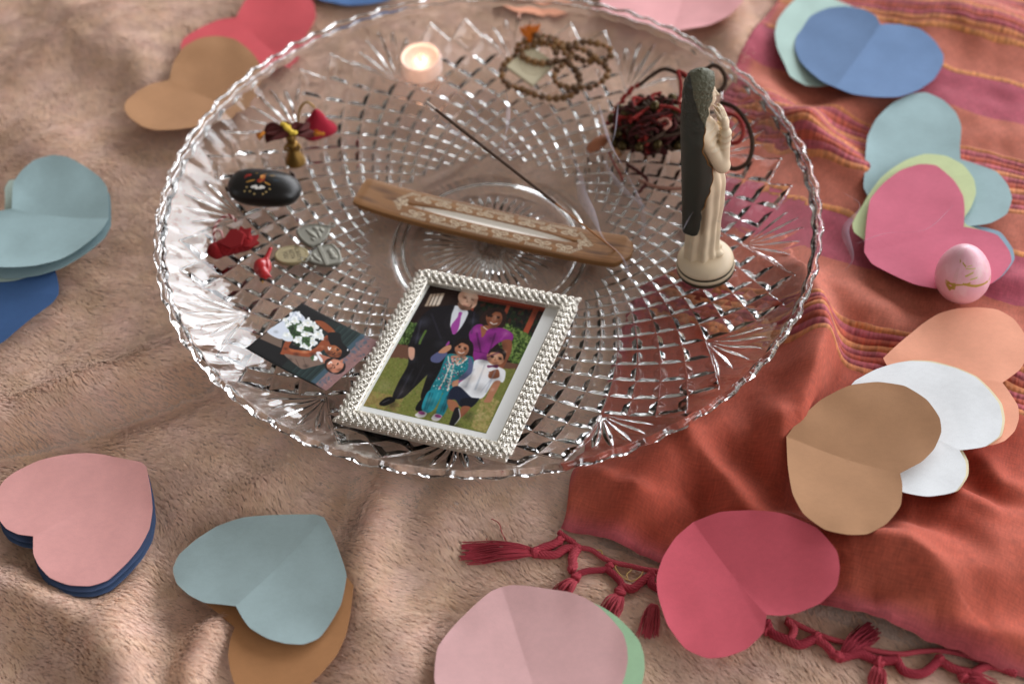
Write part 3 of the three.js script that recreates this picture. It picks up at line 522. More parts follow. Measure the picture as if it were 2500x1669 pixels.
function painter(ctx, P) {
  const path = (pts, closed = true) => {
    const m = pts.map(([x, y]) => P(x, y)); ctx.beginPath();
    if (pts.length < 3) { ctx.moveTo(...m[0]); ctx.lineTo(...m[1]); return; }
    const n = m.length, g = (i) => m[closed ? (i + n) % n : clamp(i, 0, n - 1)], k = 0.15;
    ctx.moveTo(...m[0]);
    for (let i = 0; i < (closed ? n : n - 1); i++) { const p0 = g(i - 1), p1 = g(i), p2 = g(i + 1), p3 = g(i + 2); ctx.bezierCurveTo(p1[0] + (p2[0] - p0[0]) * k, p1[1] + (p2[1] - p0[1]) * k, p2[0] - (p3[0] - p1[0]) * k, p2[1] - (p3[1] - p1[1]) * k, p2[0], p2[1]); }
    if (closed) ctx.closePath();
  };
  const sharp = (pts) => { const m = pts.map(([x, y]) => P(x, y)); ctx.beginPath(); m.forEach((p, i) => i ? ctx.lineTo(...p) : ctx.moveTo(...p)); ctx.closePath(); };
  return {
    fill(pts, c) { path(pts); ctx.fillStyle = c; ctx.fill(); },
    flat(pts, c) { sharp(pts); ctx.fillStyle = c; ctx.fill(); },
    line(pts, c, w) { path(pts, false); ctx.strokeStyle = c; ctx.lineWidth = w; ctx.lineCap = 'round'; ctx.lineJoin = 'round'; ctx.stroke(); },
    oval(x, y, a, b, t, c) { const pts = []; for (let i = 0; i < 16; i++) { const p = i / 16 * 2 * PI, X = a * cos(p), Y = b * sin(p); pts.push([x + X * cos(t) - Y * sin(t), y + X * sin(t) + Y * cos(t)]); } path(pts); ctx.fillStyle = c; ctx.fill(); },
    soft(x, y, r, c, a) { const [X, Y] = P(x, y), [X2] = P(x + r, y), q = max(4, abs(X2 - X)), g = ctx.createRadialGradient(X, Y, 0, X, Y, q); g.addColorStop(0, c + a + ')'); g.addColorStop(1, c + '0)'); ctx.fillStyle = g; ctx.fillRect(X - q, Y - q, 2 * q, 2 * q); },
    dabs(n, seed, where, size, colors) { const R = rng(seed); for (let i = 0; i < n; i++) { const [x, y] = where(R), s = size * (0.5 + R()); this.oval(x, y, s, s * (0.4 + 0.5 * R()), R() * 3, colors[floor(R() * colors.length)]); } },
  };
}
function develop(ctx, W, H, seed) {                                // soften the painting a little and give it the grain of a print
  const im = ctx.getImageData(0, 0, W, H), d = im.data, s = Uint8ClampedArray.from(d), R = rng(seed), r = 3;
  for (let y = 0; y < H; y++) for (let x = 0; x < W; x++) { const o = (y * W + x) * 4, g = (R() + R() - 1) * 9; for (let c = 0; c < 3; c++) { let t = 0, n = 0; for (let j = -r; j <= r; j += 3) for (let i = -r; i <= r; i += 3) { const X = x + i, Y = y + j; if (X >= 0 && Y >= 0 && X < W && Y < H) { t += s[(Y * W + X) * 4 + c]; n++; } } d[o + c] = t / n + g; } }
  ctx.putImageData(im, 0, 0);
}
const inQuad = (a, b, c, d) => (R) => { const u = R(), v = R(); return [0, 1].map((i) => lerp(lerp(a[i], b[i], u), lerp(d[i], c[i], u), v)); };
const familyQuad = [[770, 198], [1640, 360], [1192, 1310], [262, 1110]];
const familyPrint = canvasTex(840, 1040, (ctx, W, H) => {
  const p = painter(ctx, homography(familyQuad, W, H));
  ctx.fillStyle = '#241512'; ctx.fillRect(0, 0, W, H);
  // house and pergola
  p.flat([[800, 220], [980, 240], [900, 360], [700, 360]], '#2b1a15'); p.flat([[770, 270], [880, 262], [830, 360], [725, 362]], '#b9a48f'); p.flat([[790, 290], [872, 280], [840, 350], [760, 352]], '#e4d6c6');
  for (const x of [792, 816, 845]) p.line([[x, 268], [x - 40, 360]], '#3a2a22', 5);
  p.flat([[1100, 250], [1650, 350], [1620, 700], [1050, 520]], '#1b1411'); p.dabs(260, 3, inQuad([1130, 310], [1600, 410], [1500, 640], [1250, 520]), 16, ['#16210f', '#24301a', '#3a1d14', '#101410']);
  p.flat([[1090, 262], [1640, 362], [1634, 392], [1080, 288]], '#9c4632'); p.flat([[1110, 295], [1632, 385], [1626, 402], [1100, 312]], '#6f2c20');
  p.flat([[1545, 375], [1588, 380], [1486, 605], [1448, 585]], '#a4492f'); p.flat([[1345, 350], [1372, 354], [1345, 420], [1322, 400]], '#8f3f2b'); p.flat([[1085, 300], [1120, 306], [1090, 400], [1062, 380]], '#8a3a2a');
  // hedges, mulch and lawn
  p.dabs(900, 4, inQuad([600, 480], [760, 520], [740, 660], [520, 640]), 9, ['#2f461e', '#486330', '#5f7a40', '#22330f', '#728a4e']);
  p.dabs(1500, 5, inQuad([1330, 480], [1560, 600], [1420, 800], [1280, 700]), 9, ['#3a5222', '#54702f', '#6c8640', '#2a3d16', '#7f9650']);
  p.flat([[490, 640], [640, 660], [1440, 790], [1400, 850], [440, 760]], '#6d4a3a');
  p.flat([[440, 745], [1420, 830], [1192, 1312], [260, 1112]], '#787c3c');
  p.dabs(4200, 6, inQuad([440, 740], [1420, 828], [1192, 1312], [262, 1112]), 6, ['#6e7838', '#7d8442', '#888848', '#646e32', '#807a46', '#747e3c']);
  p.dabs(500, 7, inQuad([330, 1000], [560, 1050], [520, 1150], [270, 1100]), 10, ['#a08a55', '#8d7c48', '#94924e']);
  p.dabs(380, 17, inQuad([1160, 1040], [1290, 1060], [1190, 1300], [1080, 1270]), 10, ['#a3925a', '#b0a266', '#8d8a4a']);
  // tall person in a dark suit
  p.fill([[790, 372], [880, 356], [960, 350], [1050, 375], [1140, 440], [1120, 560], [1080, 660], [920, 720], [760, 800], [640, 770], [600, 690], [640, 560], [700, 440]], '#17141a');
  p.fill([[640, 620], [930, 610], [900, 720], [800, 820], [720, 900], [640, 980], [560, 1050], [485, 1045], [530, 930], [600, 800]], '#121014');
  p.fill([[800, 760], [910, 740], [880, 880], [790, 980], [750, 1070], [700, 1050], [720, 960]], '#100e12');
  p.line([[735, 545], [700, 610], [690, 640]], '#55702f', 16);
  p.fill([[955, 355], [1050, 395], [1040, 450], [1000, 520], [950, 570], [920, 540], [925, 450]], '#dfe3ea'); p.fill([[985, 405], [1010, 408], [1000, 440], [985, 520], [955, 570], [925, 550], [930, 500], [975, 440]], '#a5489f'); p.fill([[885, 650], [910, 618], [915, 640], [895, 655]], '#9a3f93');
  p.fill([[955, 350], [915, 470], [935, 570], [870, 480]], '#1d1a20');
  p.oval(1015, 355, 42, 26, 0.5, '#c9967c'); p.oval(1050, 310, 78, 60, 0.62, '#e0b298'); p.oval(1078, 282, 56, 38, 0.5, '#eec7b0'); p.oval(1112, 322, 12, 20, 0.3, '#d09c84'); p.fill([[985, 330], [1010, 350], [1060, 362], [1085, 340], [1070, 385], [1010, 388], [980, 360]], '#7d5a48'); p.line([[1020, 348], [1045, 356], [1062, 350]], '#b46f60', 5); p.line([[1025, 292], [1042, 296]], '#5a3a2e', 4); p.line([[1080, 308], [1096, 314]], '#5a3a2e', 4); p.line([[1052, 312], [1048, 330]], '#bd8a70', 5);
  p.fill([[605, 670], [650, 675], [650, 740], [630, 765], [608, 740]], '#d7a48c'); p.fill([[388, 1085], [440, 1045], [495, 1045], [500, 1075], [430, 1108], [392, 1105]], '#0c0b0d'); p.line([[410, 1085], [460, 1062]], '#5b5a60', 5); p.fill([[660, 1120], [700, 1060], [745, 1060], [720, 1140], [670, 1145]], '#0c0b0d');
  // person in a magenta dress
  p.fill([[1160, 420], [1210, 378], [1290, 372], [1340, 410], [1335, 490], [1300, 520], [1180, 500], [1140, 470]], '#2a1712');
  p.oval(1250, 448, 62, 66, 0.2, '#8b5238'); p.fill([[1200, 400], [1270, 375], [1320, 410], [1260, 400], [1205, 440]], '#24130f'); p.line([[1222, 478], [1245, 492], [1272, 486]], '#f0e6e0', 8); p.line([[1222, 430], [1238, 430]], '#20110c', 5); p.line([[1275, 440], [1292, 442]], '#20110c', 5);
  p.fill([[1190, 500], [1290, 520], [1270, 550], [1190, 600], [1150, 590], [1155, 520]], '#8f573c'); p.line([[1170, 512], [1215, 540], [1290, 525]], '#e5d8cc', 6);
  p.fill([[1110, 500], [1165, 500], [1155, 590], [1210, 530], [1310, 520], [1390, 565], [1380, 620], [1300, 625], [1230, 680], [1200, 770], [1110, 770], [1075, 640], [1062, 560]], '#8d2a85'); p.fill([[1150, 505], [1160, 590], [1190, 545]], '#9c6044'); p.line([[1100, 690], [1200, 712], [1280, 690]], '#6d1f68', 7);
  p.fill([[1310, 620], [1380, 612], [1378, 700], [1330, 800], [1295, 850], [1270, 830], [1318, 720]], '#8a5138'); p.fill([[1290, 800], [1320, 830], [1290, 885], [1240, 900], [1205, 880], [1215, 840]], '#945a40'); p.line([[1215, 850], [1240, 838], [1275, 815]], '#6f3f2b', 5);
  // child in turquoise
  p.fill([[965, 620], [1040, 600], [1090, 640], [1090, 720], [1050, 735], [960, 680]], '#1a1010'); p.oval(1008, 678, 54, 54, 0.3, '#b4785a'); p.line([[980, 700], [1003, 712], [1025, 704]], '#f2e8e2', 7); p.line([[985, 662], [998, 664]], '#20110c', 5); p.line([[1028, 676], [1040, 680]], '#20110c', 5); p.fill([[950, 640], [1040, 612], [1075, 660], [1010, 632], [955, 665]], '#1a1010');
  p.fill([[900, 720], [1000, 730], [1088, 740], [1090, 850], [1010, 920], [930, 1010], [880, 1010], [820, 1005], [770, 985], [840, 850]], '#1c7c86'); p.fill([[930, 730], [1040, 735], [1010, 790], [940, 780]], '#b98a74'); p.line([[905, 735], [920, 790], [1000, 790], [1050, 745]], '#e8dcd2', 9); p.line([[920, 800], [880, 900], [830, 990]], '#d9c8bd', 10); p.line([[945, 800], [925, 900], [900, 1000]], '#d9c8bd', 10);
  p.dabs(260, 21, inQuad([905, 740], [1085, 745], [930, 1010], [780, 985]), 5, ['#bfe0dd', '#2f9aa3', '#e9e2da', '#15606a', '#c04a6a']);
  p.fill([[900, 715], [840, 780], [780, 775], [775, 740], [830, 700], [870, 700]], '#5a5f86'); p.fill([[830, 705], [880, 660], [925, 650], [925, 680], [880, 710]], '#c48b6c'); p.fill([[1060, 740], [1092, 780], [1080, 870], [1000, 940], [985, 900], [1050, 830]], '#5c6488'); p.fill([[935, 930], [985, 905], [980, 950], [960, 975], [938, 960]], '#c08a6c'); p.line([[985, 925], [1035, 905]], '#c74a86', 8);
  p.fill([[765, 990], [860, 1000], [800, 1130], [740, 1160], [705, 1130], [720, 1060]], '#2290a0'); p.fill([[870, 1010], [945, 1000], [900, 1120], [860, 1185], [815, 1165], [840, 1080]], '#1f8898'); p.line([[790, 1010], [745, 1130]], '#156673', 6); p.line([[895, 1030], [850, 1150]], '#156673', 6);
  p.fill([[655, 1175], [700, 1145], [745, 1160], [725, 1190], [680, 1196]], '#e9e2e2'); p.oval(705, 1160, 26, 12, 0.2, '#b04a93'); p.fill([[778, 1200], [810, 1165], [860, 1180], [835, 1215], [800, 1220]], '#ece6e6'); p.oval(830, 1183, 26, 12, 0.2, '#b04a93');
  // child in a white shirt
  p.fill([[1105, 765], [1190, 762], [1260, 800], [1335, 840], [1320, 925], [1255, 920], [1170, 1040], [1090, 1045], [1000, 1000], [985, 940], [1080, 860]], '#eef0f4'); p.line([[1230, 900], [1150, 1000]], '#cfd4dc', 6);
  p.oval(1262, 742, 68, 56, 0.25, '#c28a6b'); p.fill([[1205, 715], [1230, 675], [1300, 670], [1340, 710], [1325, 760], [1310, 715], [1240, 700]], '#201412'); p.line([[1230, 735], [1248, 737]], '#20110c', 6); p.line([[1290, 748], [1306, 752]], '#20110c', 6); p.line([[1232, 772], [1255, 782], [1275, 776]], '#9a5a48', 5);
  p.fill([[1200, 800], [1240, 800], [1280, 795], [1275, 820], [1240, 812], [1205, 818]], '#6a2b55'); p.fill([[1220, 850], [1280, 830], [1290, 885], [1235, 900], [1208, 885]], '#8a5138'); for (const k of [0, 1, 2, 3]) p.line([[1268 - k * 4, 838 + k * 12], [1214 + k * 6, 850 + k * 14]], '#7a442e', 6);
  p.fill([[1250, 925], [1300, 925], [1250, 1030], [1225, 1075], [1175, 1075], [1190, 1040]], '#b67c5e');
  p.fill([[930, 975], [990, 960], [1080, 1040], [1140, 1050], [1080, 1110], [1000, 1110], [960, 1060], [895, 1055]], '#1b2238'); p.fill([[1010, 1050], [1130, 1050], [1080, 1115], [1000, 1110]], '#121420'); p.fill([[895, 1058], [960, 1070], [985, 1110], [960, 1150], [915, 1130]], '#a56a4c'); p.fill([[1010, 1110], [1075, 1115], [1020, 1180], [990, 1190]], '#93593f');
  p.fill([[960, 1120], [990, 1125], [990, 1200], [950, 1250], [915, 1250], [935, 1180]], '#16151a'); p.line([[985, 1125], [995, 1190], [955, 1245]], '#e4e4e8', 5);
  for (const [a, b, c] of [[[700, 470], [660, 640], 'rgba(70,70,88,.4)'], [[780, 420], [850, 600], 'rgba(64,64,80,.35)'], [[640, 830], [540, 1020], 'rgba(52,50,62,.5)'], [[720, 800], [640, 960], 'rgba(46,44,54,.45)'], [[1100, 400], [1080, 560], 'rgba(60,58,74,.4)'], [[1120, 560], [1150, 700], 'rgba(60,12,58,.5)'], [[1260, 560], [1210, 720], 'rgba(70,16,66,.45)'], [[1340, 560], [1300, 610], 'rgba(180,80,170,.35)'], [[1200, 740], [1290, 700], 'rgba(66,14,60,.5)'], [[1180, 800], [1110, 980], 'rgba(150,160,180,.45)'], [[1260, 840], [1190, 1000], 'rgba(150,160,180,.4)'], [[1100, 830], [1040, 960], 'rgba(160,168,186,.4)'], [[770, 1010], [730, 1130], 'rgba(14,70,84,.5)'], [[830, 1010], [790, 1110], 'rgba(90,190,200,.35)'], [[910, 1020], [870, 1150], 'rgba(14,70,84,.5)'], [[560, 1000], [520, 1050], 'rgba(60,58,70,.5)']]) p.line([a, b], c, 13);
  // modelling of faces, clothes and ground
  const D = 'rgba(10,6,6,', L = 'rgba(255,236,220,', B = 'rgba(120,128,150,';
  for (const [x, y, r, a] of [[1085, 335, 44, .22], [985, 330, 40, .2], [1015, 380, 44, .3], [1295, 470, 40, .3], [1200, 470, 36, .28], [1250, 512, 44, .4], [1045, 700, 36, .25], [970, 705, 28, .22], [1008, 730, 36, .4], [1318, 760, 38, .25], [1210, 760, 30, .22], [1262, 797, 40, .38], [1230, 600, 60, .35], [1130, 640, 70, .35], [1300, 660, 60, .35], [1180, 760, 60, .45], [900, 930, 60, .3], [1000, 880, 60, .35], [1060, 900, 60, .3], [1140, 980, 70, .25], [1030, 960, 60, .3], [1260, 900, 60, .25], [780, 1090, 60, .3], [870, 1120, 50, .35], [820, 1180, 70, .4], [480, 1100, 70, .45], [720, 1160, 60, .5], [960, 1260, 60, .4], [1060, 1180, 60, .35], [640, 850, 80, .3], [560, 560, 70, .35], [1560, 420, 90, .4]]) p.soft(x, y, r, D, a);
  for (const [x, y, r, a] of [[1068, 280, 40, .5], [1050, 318, 26, .35], [1262, 440, 34, .28], [1245, 462, 20, .3], [1010, 668, 30, .3], [1262, 735, 36, .3], [1275, 700, 20, .15], [1340, 560, 46, .2], [1120, 540, 40, .16], [1160, 840, 90, .4], [1090, 900, 60, .35], [930, 820, 40, .25], [760, 1060, 40, .2], [1330, 700, 24, .3], [1240, 980, 24, .3], [560, 1000, 90, .14], [1140, 1180, 80, .14], [420, 960, 90, .16]]) p.soft(x, y, r, L, a);
  for (const [x, y, r, a] of [[720, 480, 70, .3], [680, 600, 60, .28], [850, 640, 70, .2], [1090, 470, 46, .3], [600, 900, 60, .22], [640, 760, 50, .2], [760, 880, 50, .16]]) p.soft(x, y, r, B, a);
  p.line([[1018, 297], [1042, 301]], '#6b4434', 5); p.line([[1078, 311], [1098, 318]], '#6b4434', 5); p.line([[1012, 285], [1044, 287]], 'rgba(120,80,60,.6)', 5); p.line([[1078, 298], [1104, 308]], 'rgba(120,80,60,.6)', 5);
  for (const [x, y, w] of [[1226, 434, 9], [1280, 444, 9], [990, 664, 8], [1032, 678, 8], [1236, 737, 9], [1294, 750, 9]]) { p.soft(x, y, 20, D, .3); p.oval(x, y, w * 1.15, 6, 0.25, '#22110d'); p.line([[x - w - 2, y - 12], [x + w + 2, y - 9]], 'rgba(34,16,12,.85)', 5); }
  for (const [x, y] of [[1048, 326], [1248, 462], [1006, 690], [1260, 760]]) { p.line([[x, y - 18], [x - 3, y]], 'rgba(90,44,30,.5)', 4); p.line([[x - 8, y + 2], [x + 7, y + 3]], 'rgba(70,32,22,.6)', 4); }
  develop(ctx, W, H, 91);
});
const coupleQuad = [[945, 138], [2118, 762], [1300, 1437], [123, 795]];
const couplePrint = canvasTex(760, 720, (ctx, W, H) => {
  const p = painter(ctx, homography(coupleQuad, W, H));
  ctx.fillStyle = '#0d0b0c'; ctx.fillRect(0, 0, W, H);
  p.flat([[1300, 380], [1900, 600], [1080, 1300], [640, 1060]], '#1a2220'); p.flat([[1500, 470], [1880, 600], [1080, 1290], [840, 1180]], '#20302f');
  for (let i = 0; i < 14; i++) p.line([[1480 + i * 26, 470 + i * 8], [780 + i * 22, 1120 + i * 12]], ['#16201f', '#283938', '#1d2b2b'][i % 3], 9);
  p.flat([[1850, 585], [1960, 640], [1180, 1345], [1070, 1290]], '#3d5360'); p.flat([[1920, 620], [2120, 762], [1300, 1440], [1140, 1330]], '#8d6a68'); p.dabs(90, 9, inQuad([1900, 620], [1980, 660], [1230, 1370], [1140, 1325]), 22, ['#6c6470', '#58606c', '#7d6a6c']); p.dabs(50, 31, inQuad([1960, 660], [2100, 760], [1320, 1420], [1240, 1370]), 16, ['#9a7672', '#846260', '#5f5a62']);
  p.flat([[430, 560], [660, 660], [640, 790], [320, 655]], '#6d5a4e'); p.fill([[430, 560], [560, 460], [760, 330], [860, 262], [980, 350], [960, 430], [720, 600], [620, 660]], '#cfd6e2'); p.dabs(60, 12, inQuad([760, 300], [900, 280], [960, 400], [720, 420]), 22, ['#e6eaf0', '#b9c2cf', '#f2f4f6']);
  p.fill([[1130, 400], [1260, 410], [1400, 520], [1440, 590], [1330, 580], [1230, 500]], '#8a4523'); p.fill([[1330, 580], [1500, 590], [1530, 720], [1600, 800], [1650, 880], [1560, 960], [1440, 980], [1400, 800], [1310, 700]], '#0a0708');
  p.fill([[640, 830], [700, 690], [790, 690], [760, 790], [1000, 830], [1140, 790], [1270, 640], [1330, 620], [1380, 740], [1300, 800], [1180, 880], [1050, 925], [880, 905], [640, 880]], '#8d4526'); p.fill([[760, 800], [1000, 845], [1160, 810], [1240, 740], [1100, 840], [1000, 875], [800, 850]], '#a85a34');
  p.fill([[680, 880], [880, 905], [1050, 925], [1170, 870], [1260, 1010], [1240, 1040], [1100, 1070], [960, 1100], [860, 1040]], '#7b6458'); p.line([[850, 950], [900, 1060]], '#5d4a40', 7); p.line([[960, 940], [1010, 1080]], '#655146', 6); p.fill([[1150, 870], [1210, 855], [1260, 940], [1250, 1000], [1215, 1000]], '#e3e2e4'); p.fill([[1195, 890], [1290, 920], [1370, 960], [1280, 1040], [1240, 960]], '#b0705a');
  p.fill([[640, 640], [680, 560], [800, 600], [800, 690], [700, 690]], '#d4dbe2');
  p.dabs(240, 13, inQuad([690, 400], [960, 420], [1000, 780], [860, 760]), 22, ['#223a1c', '#33502a', '#1a2a16', '#4c6a3c']);
  const RB = rng(41), bloom = (x, y, s) => { for (let i = 0; i < 9; i++) { const a = i * 2.4 + RB(), q = s * (0.72 - 0.06 * i); p.oval(x + cos(a) * q * 0.8, y + sin(a) * q * 0.7, s * (0.34 + 0.2 * RB()), s * (0.24 + 0.12 * RB()), a, ['#dfe4e4', '#eef1f0', '#f7f8f8', '#d2d9d8'][i % 4]); } p.oval(x, y, s * 0.22, s * 0.16, 0.4, '#e3e2cf'); };
  for (const [x, y, s] of [[700, 385, 40], [740, 450, 42], [840, 400, 52], [1030, 430, 70], [930, 500, 66], [1110, 490, 72], [1010, 590, 74], [1180, 590, 72], [1090, 660, 60], [890, 670, 62], [1100, 720, 60], [1220, 640, 48], [960, 760, 46], [1040, 790, 44], [720, 600, 44]]) bloom(x, y, s * 1.3);
  p.dabs(70, 14, inQuad([980, 490], [1120, 500], [1100, 560], [960, 540]), 14, ['#2b4424', '#3a5730']); p.dabs(60, 15, inQuad([940, 640], [1060, 640], [1060, 780], [960, 700]), 14, ['#2b4424', '#45633a']);
  p.oval(1400, 850, 140, 92, 0.5, '#8a4a2c'); p.oval(1440, 840, 100, 60, 0.5, '#a05c38'); p.fill([[1330, 600], [1480, 640], [1560, 760], [1640, 860], [1560, 940], [1540, 860], [1440, 770], [1360, 750]], '#0a0708'); p.line([[1330, 790], [1345, 830], [1365, 800]], '#f0e8e4', 12); p.line([[1460, 850], [1490, 830]], '#1a0d0a', 10); p.line([[1390, 900], [1420, 890]], '#1a0d0a', 9); p.oval(1618, 845, 12, 18, 0, '#e8e8ec');
  p.oval(1430, 1075, 150, 100, 0.35, '#b9765c'); p.oval(1450, 1050, 100, 60, 0.3, '#cb8a70'); p.fill([[1280, 1000], [1330, 960], [1400, 965], [1310, 1030], [1320, 1110], [1400, 1180], [1340, 1160], [1280, 1090]], '#20120e'); p.fill([[1480, 1170], [1545, 1110], [1570, 1040], [1585, 1090], [1560, 1160], [1480, 1200], [1400, 1185]], '#160d0b'); p.line([[1335, 1040], [1360, 1010], [1380, 1025]], '#f0e8e4', 11); p.line([[1455, 1060], [1480, 1050]], '#3a1d14', 8); p.line([[1370, 1100], [1395, 1095]], '#3a1d14', 8); p.oval(1525, 1010, 20, 26, 0, '#b9765c');
  p.oval(1130, 945, 46, 38, 0.3, '#eef0f0'); p.oval(1140, 940, 22, 18, 0.3, '#ffffff'); p.dabs(20, 16, inQuad([1070, 930], [1110, 900], [1120, 990], [1080, 990]), 12, ['#2b4424', '#45633a']);
  const D = 'rgba(8,5,5,', L = 'rgba(255,226,200,';
  for (const [x, y, r, a] of [[1330, 880, 90, .5], [1500, 900, 90, .5], [1420, 930, 70, .4], [1340, 1120, 80, .5], [1500, 1140, 80, .4], [1400, 1060, 40, .3], [860, 880, 90, .45], [1100, 890, 90, .4], [700, 800, 60, .4], [1330, 680, 80, .5], [1000, 1060, 90, .4], [760, 960, 80, .4], [880, 600, 70, .3], [1100, 560, 60, .22], [1000, 700, 60, .25], [560, 560, 70, .25], [1300, 560, 60, .4]]) p.soft(x, y, r, D, a);
  for (const [x, y, r, a] of [[1440, 820, 60, .35], [1390, 850, 40, .3], [1470, 1040, 60, .35], [1400, 1090, 40, .25], [980, 840, 90, .3], [820, 740, 40, .3], [1180, 460, 50, .3], [1240, 780, 60, .25], [1400, 560, 40, .2]]) p.soft(x, y, r, L, a);
  for (const [x, y] of [[1462, 822], [1425, 885], [1470, 1040], [1420, 1098]]) p.oval(x, y, 15, 8, -0.9, '#1c0d0a');
  p.line([[1410, 858], [1380, 870], [1385, 850]], 'rgba(60,24,14,.7)', 7); p.line([[1425, 1068], [1390, 1078], [1398, 1056]], 'rgba(80,34,24,.6)', 7);
  develop(ctx, W, H, 92);
});

// ---------------------------------------------------------------- silver picture frame
const silver = std(new THREE.Color(0.83, 0.79, 0.71), 0.30, { metalness: 1 }); silver.name = 'silver';
{
  const beads = dataTex(128, 128, (u, v) => { const a = cos(u * 2 * PI * 4), b = cos(v * 2 * PI * 4), k = 0.5 + 0.25 * (a + b); return [k, k, k]; }, false);
  silver.bumpMap = beads; silver.bumpScale = 0.0009;
  const Y0 = 0.0335, GX = 0.075, GZ = 0.07, q = [[1020, 652], [1417, 727], [1242, 1122], [813, 1024]].map(([x, y]) => onPlane(x, y, Y0, GX, GZ));
  const W = (q[0].distanceTo(q[1]) + q[3].distanceTo(q[2])) / 2, H = (q[0].distanceTo(q[3]) + q[1].distanceTo(q[2])) / 2;
  const ex = q[1].clone().sub(q[0]).add(q[2]).sub(q[3]).normalize(), up = V(-GX, 1, -GZ).normalize(), ez = ex.clone().cross(up).normalize();
  const f = thing('picture_frame', 'silver braided picture frame holding a family photo, resting on the near side of the platter', 'picture frame');
  f.position.copy(q[0]).add(q[1]).add(q[2]).add(q[3]).multiplyScalar(0.25); f.quaternion.setFromRotationMatrix(new THREE.Matrix4().makeBasis(ex, up, ez));
  const B = 0.0130, R = rng(31);
  function side(L) {                                              // a braid of beaded lobes along +x, from -L/2 to L/2, width B about z = 0
    const list = [], n = Math.round(L / 0.0062);
    for (let i = 0; i < n; i++) for (const s of [-1, 0, 1]) {
      const x = -L / 2 + (i + (s === 0 ? 0.5 : s > 0 ? 0.25 : 0.75)) * L / n, g = new THREE.SphereGeometry(1, 12, 8);
      g.attributes.uv.array.forEach((v, k, a) => { a[k] = v * (k % 2 ? 1.3 : 2.2); });
      g.scale(0.0050, 0.0028, 0.0021); g.rotateZ((R() - 0.5) * 0.1); g.rotateY(s === 0 ? -0.75 : s * 0.72 + 0.1 * (R() - 0.5)); g.translate(x, -0.0014 + (s ? 0 : 0.0012), s * 0.0038); list.push(g);
    }
    const rail = new RoundedBoxGeometry(L, 0.005, B * 0.92, 2, 0.0015); rail.translate(0, -0.004, 0); list.push(rail);
    for (const z of [-0.0060]) { const c = new THREE.CylinderGeometry(0.0011, 0.0011, L - 0.012, 8, 1); c.rotateZ(PI / 2); c.translate(0, -0.0006, z); list.push(c); }
    return merge(list);
  }
  for (const [L, x, z, a] of [[W - 0.004, 0, -H / 2 + B / 2, PI], [W - 0.004, 0, H / 2 - B / 2, 0], [H - 0.014, -W / 2 + B / 2, 0, -PI / 2], [H - 0.014, W / 2 - B / 2, 0, PI / 2]]) { const m = part('braided_border', side(L), silver, f); m.position.set(x, 0, z); m.rotation.y = a; }
  const back = part('velvet_back', new RoundedBoxGeometry(W - 0.026, 0.004, H - 0.026, 2, 0.001), std(new THREE.Color(0.012, 0.010, 0.010), 0.95), f); back.position.y = -0.0095;
  const stand = new RoundedBoxGeometry(0.052, 0.006, 0.088, 2, 0.001); const st = part('easel_leg', stand, std(new THREE.Color(0.012, 0.010, 0.010), 0.95), f); st.position.set(-0.040, -0.0150, H / 2 - 0.045); st.rotation.x = 0.03;
  const w2 = W - 2 * B, h2 = H - 2 * B;
  const mat = part('photo_border', new THREE.BoxGeometry(w2 + 0.006, 0.001, h2 + 0.006), std(srgb(242, 244, 242), 0.6), f); mat.position.y = -0.0058;
  // the print inside its white margin, placed where the corners show it
  const inv = (([a, b, c]) => new THREE.Matrix4().makeBasis(a, b, c).setPosition(f.position).invert())([ex, up, ez]), off = up.y * 0.005;
  const pc = familyQuad.map(([x, y]) => onPlane(800 + x / 3.075, 630 + y / 3.075, Y0 - 0.005, GX, GZ).applyMatrix4(inv));
  const x0 = (pc[0].x + pc[3].x) / 2, x1 = (pc[1].x + pc[2].x) / 2, z0 = (pc[0].z + pc[1].z) / 2, z1 = (pc[2].z + pc[3].z) / 2;
  const pg = new THREE.PlaneGeometry(x1 - x0, z1 - z0); pg.rotateX(-PI / 2);
  const pr = part('family_photo', pg, phys(0xffffff, 0.6, { map: familyPrint, specularIntensity: 0.2 }), f); pr.position.set((x0 + x1) / 2, -0.00518, (z0 + z1) / 2);
  tag(pr, 'photo of two adults and two children on a lawn');
  const pane = part('glass_pane', (() => { const g = new THREE.PlaneGeometry(w2 + 0.004, h2 + 0.004); g.rotateX(-PI / 2); return g; })(), phys(0xffffff, 0.02, { transmission: 1, thickness: 0, ior: 1.45, specularIntensity: 0.4 }), f); pane.position.y = -0.0042;
}
